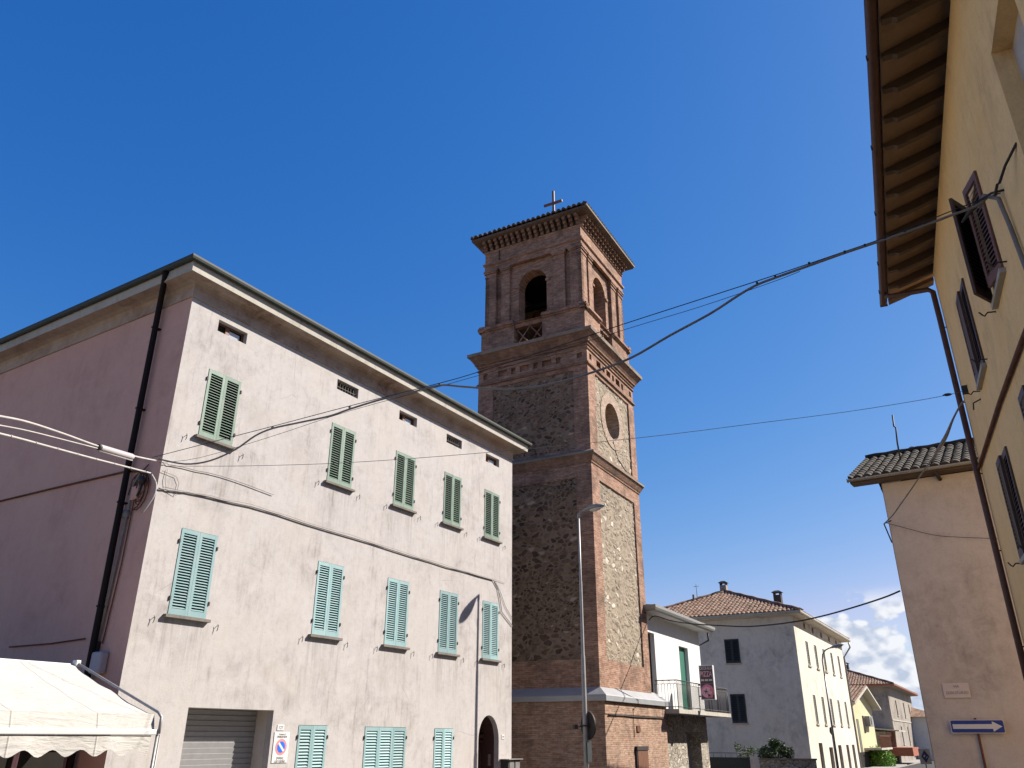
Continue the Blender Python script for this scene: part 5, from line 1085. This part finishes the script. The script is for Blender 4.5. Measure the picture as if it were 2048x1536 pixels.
# ------------------------------------------------------------------ ochre house on the right
YH = thing('ochre_house', 'tall ochre plastered house with maroon shutters and deep raftered eaves at the right edge', 'house', (1.916, -0.859, 0), 65.845)
# local: x along the street, y>0 towards the street, inside is -y
yl = 16.25; yz = 10.86
hl = [(10.24, 11.15, 7.53, 9.05), (13.10, 13.98, 7.47, 9.0), (13.16, 14.04, 4.65, 6.15), (10.24, 11.15, 4.65, 6.15), (6.9, 8.1, 7.55, 9.05)]
MB().wall((-8, 0, 0), (1, 0, 0), yl+8, yz, [(a+8, b+8, c, d) for a, b, c, d in hl], 0.22, (0, -1, 0)).quad((yl, 0, 0), (yl, -9, 0), (yl, -9, yz), (yl, 0, yz)).quad((-8, -9, 0), (yl, -9, 0), (yl, -9, yz), (-8, -9, yz)).quad((-8, 0, 0), (-8, -9, 0), (-8, -9, yz), (-8, 0, yz)).build('wall', 'ochre', YH)
# eaves: sloping boards on rafters
xe = 16.95; og = 0.92; z_w, z_g = 10.98, 10.70
MB().hexa([(-8.5, 0.86, z_g+0.06), (xe, 0.86, z_g+0.06), (xe, -0.05, z_w+0.06), (-8.5, -0.05, z_w+0.06)], [(-8.5, 0.86, z_g+0.10), (xe, 0.86, z_g+0.10), (xe, -0.05, z_w+0.10), (-8.5, -0.05, z_w+0.10)]).build('soffit', 'soffit_wood', YH)
x = 16.15; 
while x > 5.5:
    r_ = MB(); w = 0.10
    prof = [(-0.04, z_w+0.055), (0.84, z_g+0.055), (0.84, z_g-0.005), (0.72, z_g-0.005), (0.66, z_g-0.035), (0.45, z_g+0.02), (-0.04, z_w-0.11)]
    r_.poly([(x, a, b) for a, b in prof], (w, 0, 0)); r_.build('rafter', 'rafter_wood', YH); x -= 0.665
MB().hexa([(16.72, 0.86, z_g-0.02), (xe, 0.86, z_g-0.02), (xe, -0.05, z_w-0.02), (16.72, -0.05, z_w-0.02)], [(16.72, 0.86, z_g+0.055), (xe, 0.86, z_g+0.055), (xe, -0.05, z_w+0.055), (16.72, -0.05, z_w+0.055)]).build('barge_board', 'rafter_wood', YH)
gt = MB(); gr = 0.075
for i in range(9):
    q0, q1 = PI+PI*i/9, PI+PI*(i+1)/9; c = lambda q: (0.955+gr*math.cos(q), z_g+0.07+gr*math.sin(q))
    gt.add([(-8.5,)+c(q0), (xe+0.05,)+c(q0), (xe+0.05,)+c(q1), (-8.5,)+c(q1)], [(0, 1, 2, 3)], True)
gt.box(xe+0.05, xe+0.06, 0.88, 1.03, z_g-0.005, z_g+0.09); gt.build('gutter', 'gutter_brown', YH)
q = MB()
for x in (7.5, 9.5, 11.5, 13.4, 15.2, 16.4): MB().box(x, x+0.03, 0.87, 1.04, z_g+0.02, z_g+0.10).build('gutter_bracket', 'iron', YH)
MB().add([(-8.5, 0.95, z_g+0.12), (xe, 0.95, z_g+0.12), (xe, -4.5, 12.6), (-8.5, -4.5, 12.6), (-8.5, -9.5, 10.9), (xe, -9.5, 10.9)], [(0, 1, 2, 3), (3, 2, 5, 4)]).build('roof', 'tile_red', YH)
MB().tube([(16.45, 0.92, 10.68), (16.43, 0.84, 10.62), (16.25, 0.16, 10.52), (16.20, 0.085, 10.42), (16.19, 0.08, 9.8), (16.19, 0.08, 5.0), (16.19, 0.08, 0.1)], 0.052, 10).build('downpipe', 'gutter_brown', YH)
q = MB()
for z in (9.6, 8.0, 6.6, 5.2, 3.6): MB().tube([(16.19, 0.13, z), (16.19, 0.0, z)], 0.012, 5).build('pipe_bracket', 'iron', YH)
def yleaf(win, hx, z0, w, h, ang, mat, flip=False):
    """leaf hinged at local x=hx; ang = opening angle from closed towards the street"""
    o = leaf(w, h, 0.062, th=0.04, st=0.055, rail=0.10, open_=0.95).build('shutter', mat, win); o.location = (hx, 0.03, z0)
    # leaf mesh: x from hinge, y inwards -> turn it round so its outer face looks to the street (+y)
    mm = Matrix.Rotation(R(ang if not flip else 180-ang), 4, 'Z') @ Matrix.Scale(-1, 4, (0, 1, 0)); mm.translation = (hx, 0.03, z0); o.matrix_local = mm
    return o, mm
for (a, b, c, d), sty in zip(hl[:4], ('open', 'shut', 'shut', 'shut')):
    wn = MB().box(a+0.002, b-0.002, -0.07, -0.05, c+0.002, d-0.002).build('window', 'dark', YH); w = (b-a)/2
    if sty == 'open':
        yleaf(wn, a, c+0.0, w, d-c, 14, 'maroon_lt'); fl, fm = yleaf(wn, b, c+0.0, w, d-c, 32, 'maroon', True); sp_ = MB().box(0.06, w-0.06, 0.015, 0.025, 0.1, d-c-0.1).build('shutter_shade_panel', 'dark', wn); sp_.matrix_local = fm  # dark sheet added in the far leaf for its shaded inner face
        wn['label'] = 'maroon window with both shutter leaves ajar'
    else: yleaf(wn, a+0.002, c, w-0.004, d-c, 0, 'maroon'); yleaf(wn, b-0.002, c, w-0.004, d-c, 0, 'maroon', True)
    MB().box(a-0.06, b+0.06, -0.10, 0.075, c-0.07, c-0.004).build('sill', 'fascia', wn, 0.004)
    for hx in (a-0.22, b+0.24):
        MB().tube([(hx, -0.01, c-0.02), (hx, 0.10, c-0.01), (hx+0.02, 0.14, c-0.05), (hx-0.01, 0.17, c-0.04), (hx, 0.20, c+0.01)], 0.011, 5).build('holdback', 'iron', wn)
wn = MB().box(6.9, 8.1, -0.212, -0.20, 7.55, 9.05).build('blind_niche', 'mauve', YH)
def onY(o): o.location = YH.location; o.rotation_euler = YH.rotation_euler; return o
onY(tag(MB().tube([(5, 0.04, 6.15), (8, 0.04, 6.38), (10.36, 0.04, 6.53), (12.55, 0.04, 6.63), (16.15, 0.04, 6.70), (16.24, 0.08, 6.68)], 0.032, 7).build('rusty_pipe', 'rust'), 'rusty pipe running along the ochre wall to the downpipe', 'pipe'))
onY(tag(MB().tube([(9.62, 0.20, 8.10), (9.45, 0.16, 8.14), (9.28, 0.06, 7.95), (9.22, 0.04, 7.5), (9.1, 0.04, 6.9), (8.9, 0.04, 5.5), (8.7, 0.04, 3.0)], 0.026, 7).build('wall_cable', 'cable'), 'cable bending down the ochre wall beside the open maroon shutters', 'cable'))
ah = thing('cable_anchor', 'iron hook and turnbuckle anchoring the street cable on the ochre wall', 'hook', YH.location, 65.845)
MB().tube([(9.2, 0.0, 8.0), (9.24, 0.12, 8.02), (9.4, 0.22, 8.06)], 0.014, 6).build('hook', 'iron', ah); MB().tube([(9.4, 0.22, 8.06), (9.52, 0.28, 8.05), (9.6, 0.33, 8.04), (9.75, 0.40, 8.02)], [0.012, 0.03, 0.03, 0.012], 6).build('turnbuckle', 'iron', ah)
onY(tag(MB().tube([(8.2, 0.0, 7.9), (8.45, 0.10, 7.82), (8.6, 0.16, 7.72), (8.52, 0.2, 7.66), (8.66, 0.22, 7.62), (8.74, 0.18, 7.68)], 0.016, 6).build('wall_hook', 'iron'), 'curled iron wall hook above the cable anchor on the ochre wall', 'hook'))
onY(tag(MB().tube([(14.35, 0.0, 7.36), (14.5, 0.10, 7.36), (14.5, 0.12, 7.24)], 0.012, 5).build('wall_hook', 'iron'), 'small bent iron hook under the far maroon window', 'hook'))
onY(tag(MB().box(15.45, 15.56, 0.0, 0.09, 7.92, 8.06).build('wire_bracket', 'iron'), 'small iron wire bracket at the far corner of the ochre wall', 'bracket'))

# ------------------------------------------------------------------ cables over the street
def smooth(pts, sub=4):
    P = [Vector(p) for p in pts]; out = []
    for i in range(len(P)-1):
        p0, p1, p2, p3 = P[max(i-1, 0)], P[i], P[i+1], P[min(i+2, len(P)-1)]
        for k in range(sub):
            t = k/sub; out.append(0.5*((2*p1)+(p2-p0)*t+(2*p0-5*p1+4*p2-p3)*t*t+(3*p1-p0-3*p2+p3)*t**3))
    return out+[P[-1]]
def street_cable(name, pts, r, mat, label, sub=4, n=7): return tag(MB().tube(smooth(pts, sub), r, n).build(name, mat), label, 'cable')
main = [(-6.93,14.97,7.18), (-6.23,14.57,6.95), (-5.63,14.22,6.90), (-5.08,13.91,7.01), (-4.67,13.67,7.19), (-4.30,13.46,7.26), (-3.73,13.13,7.25), (-3.13,12.79,7.24), (-2.75,12.57,7.28), (-2.19,12.25,7.32), (-1.66,11.95,7.32), (-1.15,11.65,7.32), (-0.81,11.46,7.22), (-0.41,11.23,7.09), (0.05,10.97,6.97), (0.56,10.68,6.92), (1.11,10.36,6.95), (1.65,10.05,7.04), (2.16,9.75,7.24), (2.67,9.47,7.43), (3.03,9.25,7.60), (3.24,9.13,7.68), (3.45,9.02,7.72), (3.83,8.80,7.77), (4.21,8.58,7.82), (4.62,8.34,7.86), (5.02,8.11,7.91), (5.26,7.97,7.95), (5.50,7.84,7.99), (5.62,7.77,8.06)]
street_cable('street_cable', main, 0.0165, 'cable', 'thick grey cable slung across the street from the pale house to the ochre house')
mess = [(-7.12,15.08,7.25), (-5.70,14.27,7.28), (-4.31,13.46,7.30), (-2.75,12.57,7.34), (-1.15,11.65,7.36), (-0.54,11.30,7.39), (0.42,10.75,7.47), (1.54,10.11,7.59), (2.57,9.52,7.68), (3.45,9.02,7.76), (4.21,8.58,7.84), (4.63,8.34,7.89), (5.27,7.97,8.01), (5.63,7.76,8.07), (5.75,7.70,8.08)]
street_cable('messenger_wire', mess, 0.0065, 'cable_dk', 'thin dark messenger wire carrying the thick street cable')
street_cable('messenger_wire', [(-6.9, 14.95, 7.1), (-5.89,14.37,7.01), (-4.28,13.45,7.11), (-2.74,12.57,7.25), (-0.54,11.30,7.33), (1.60,10.07,7.50), (2.56,9.53,7.57), (3.38,9.05,7.66), (3.72,8.86,7.72)], 0.004, 'cable_dk', 'finer second wire just under the messenger wire')
tiesp = [(-4.30, 13.46, 7.28), (-2.75, 12.57, 7.31), (-1.15, 11.65, 7.34), (3.24, 9.13, 7.70), (3.45, 9.02, 7.74), (3.83, 8.80, 7.80), (4.21, 8.58, 7.83), (4.42, 8.46, 7.85), (4.62, 8.34, 7.875), (4.82, 8.22, 7.90), (5.02, 8.11, 7.94)]
dr_ = Vector((-0.86, 0.5, 0))
for p in tiesp:
    p = Vector(p); q = MB(); q.tube([p-dr_*0.012, p+dr_*0.012], 0.024, 8); o = q.build('cable_tie', 'cable_dk'); tag(o, 'dark tie band holding the thick street cable to its wire', 'cable tie', 'tie bands on the street cable')
street_cable('span_wire', [(-6.78,14.95,7.03), (-5.15,14.77,6.98), (-3.08,14.54,6.98), (-0.50,14.26,7.09), (2.37,13.94,7.28), (4.37,13.72,7.47), (6.16,13.52,7.65), (7.50,13.37,7.83), (7.99,13.32,7.92), (8.25,13.29,7.98)], 0.005, 'cable', 'very thin wire crossing the whole street in front of the tower')
q = MB().lathe([(0.004, -0.09), (0.028, -0.03), (0.028, 0.03), (0.004, 0.09)], (0, 0, 0), 8, 'x').build('wire_insulator', 'iron'); q.location = (7.9, 13.33, 7.905); q.rotation_euler = (0, R(-6), R(-6)); tag(q, 'small dark insulator on the thin span wire near the ochre house', 'insulator')
street_cable('feeder_cable', [(-6.92,14.83,7.10), (-6.89,13.83,6.86), (-6.87,12.62,6.61), (-6.84,11.50,6.42), (-6.82,10.57,6.25), (-6.80,9.89,6.08), (-6.76,8.15,5.59), (-6.71,6.45,5.02)], 0.017, 'cable_lt', 'pale upper cable coming in from the left to the house corner')
street_cable('feeder_cable', [(-6.87,12.63,6.575), (-6.84,11.54,6.34), (-6.82,10.62,6.14), (-6.80,9.94,5.97), (-6.76,8.18,5.51)], 0.010, 'cable_lt', 'thin pale cable hanging just below the upper left cable')
f2 = [(-6.92,14.71,6.81), (-6.89,13.62,6.59), (-6.86,12.38,6.34), (-6.83,11.20,6.11), (-6.80,9.99,5.87), (-6.76,8.21,5.46), (-6.72,6.47,4.98)]
street_cable('feeder_cable', f2, 0.016, 'cable_lt', 'pale lower cable with tie bands coming in from the left')
sm = smooth(f2, 6)
for k in range(2, 26, 3):
    o = MB().tube([sm[k]-(sm[k+1]-sm[k]).normalized()*0.012, sm[k]+(sm[k+1]-sm[k]).normalized()*0.012], 0.023, 8).build('cable_tie', 'cable_lt'); tag(o, 'pale tie band on the lower left cable', 'cable tie', 'tie bands on the lower left cable')
street_cable('feeder_cable', [(-6.92,14.71,6.81), (-6.85,14.85,6.65), (-6.86,14.90,6.45), (-6.95,14.92,6.25), (-7.05,14.95,6.1)], 0.02, 'cable_lt', 'pale cable end curling down at the house corner')
cs = thing('cable_splice', 'light grey splice case clamped on the upper left cable', 'splice case', (0, 0, 0))
a, b = Vector((-6.87, 12.62, 6.60)), Vector((-6.90, 13.85, 6.845))
MB().tube([a, a.lerp(b, .03), a.lerp(b, .97), b], [0.04, 0.054, 0.054, 0.04], 10).build('case', 'plastic', cs); MB().tube([a+Vector((0, 0, -0.062)), b+Vector((0, 0, -0.062))], 0.014, 6).build('clamp_bar', 'cable_lt', cs); MB().tube([a-Vector((0, .06, 0.01)), a+Vector((0, .01, 0))], 0.05, 10).build('end_cap', 'iron', cs)
rp_ = [(8.30, 13.20, 7.60), (7.90,12.91,7.60), (7.98,13.24,7.59), (8.09,13.67,7.55), (8.21,14.19,7.44), (8.34,14.72,7.40), (8.48,15.30,7.37), (8.70,16.24,7.35), (8.94,17.23,7.32), (9.28,18.62,7.30), (9.50,19.53,7.29), (9.76,20.63,7.34)]
rp_ = rp_[1:]; pts = smooth(rp_, 4); rad = [0.016+0.022*math.exp(-((i-14)/4.5)**2) for i in range(len(pts))]
tag(MB().tube(pts, rad, 7).build('drop_cable', 'cable'), 'grey taped cable from the ochre house corner to the taupe house', 'cable')
street_cable('drop_cable', [(9.83,20.70,7.39), (10.11,20.51,7.24), (10.72,20.11,6.93), (11.29,19.73,6.78), (11.90,19.32,6.66)], 0.007, 'cable_dk', 'thin wire sagging across the taupe wall')
pb = tag(MB().tube([(9.98, 20.85, 6.9), (9.76, 20.63, 7.34), (9.95, 20.6, 7.42)], 0.018, 6).build('cable_bracket', 'iron'), 'angled iron bracket holding cables at the taupe house corner', 'bracket')
street_cable('street_cable', [(10.03,21.02,5.68), (9.81,21.59,5.59), (9.36,22.70,5.48), (8.92,23.82,5.41), (8.44,25.04,5.40), (7.73,26.82,5.50), (7.14,28.32,5.71), (6.47,29.98,5.98), (5.99,31.20,6.25), (5.61,32.17,6.54), (5.43,32.60,6.44)], 0.022, 'cable_dk', 'black cable sagging low between the taupe house and the white balcony house')
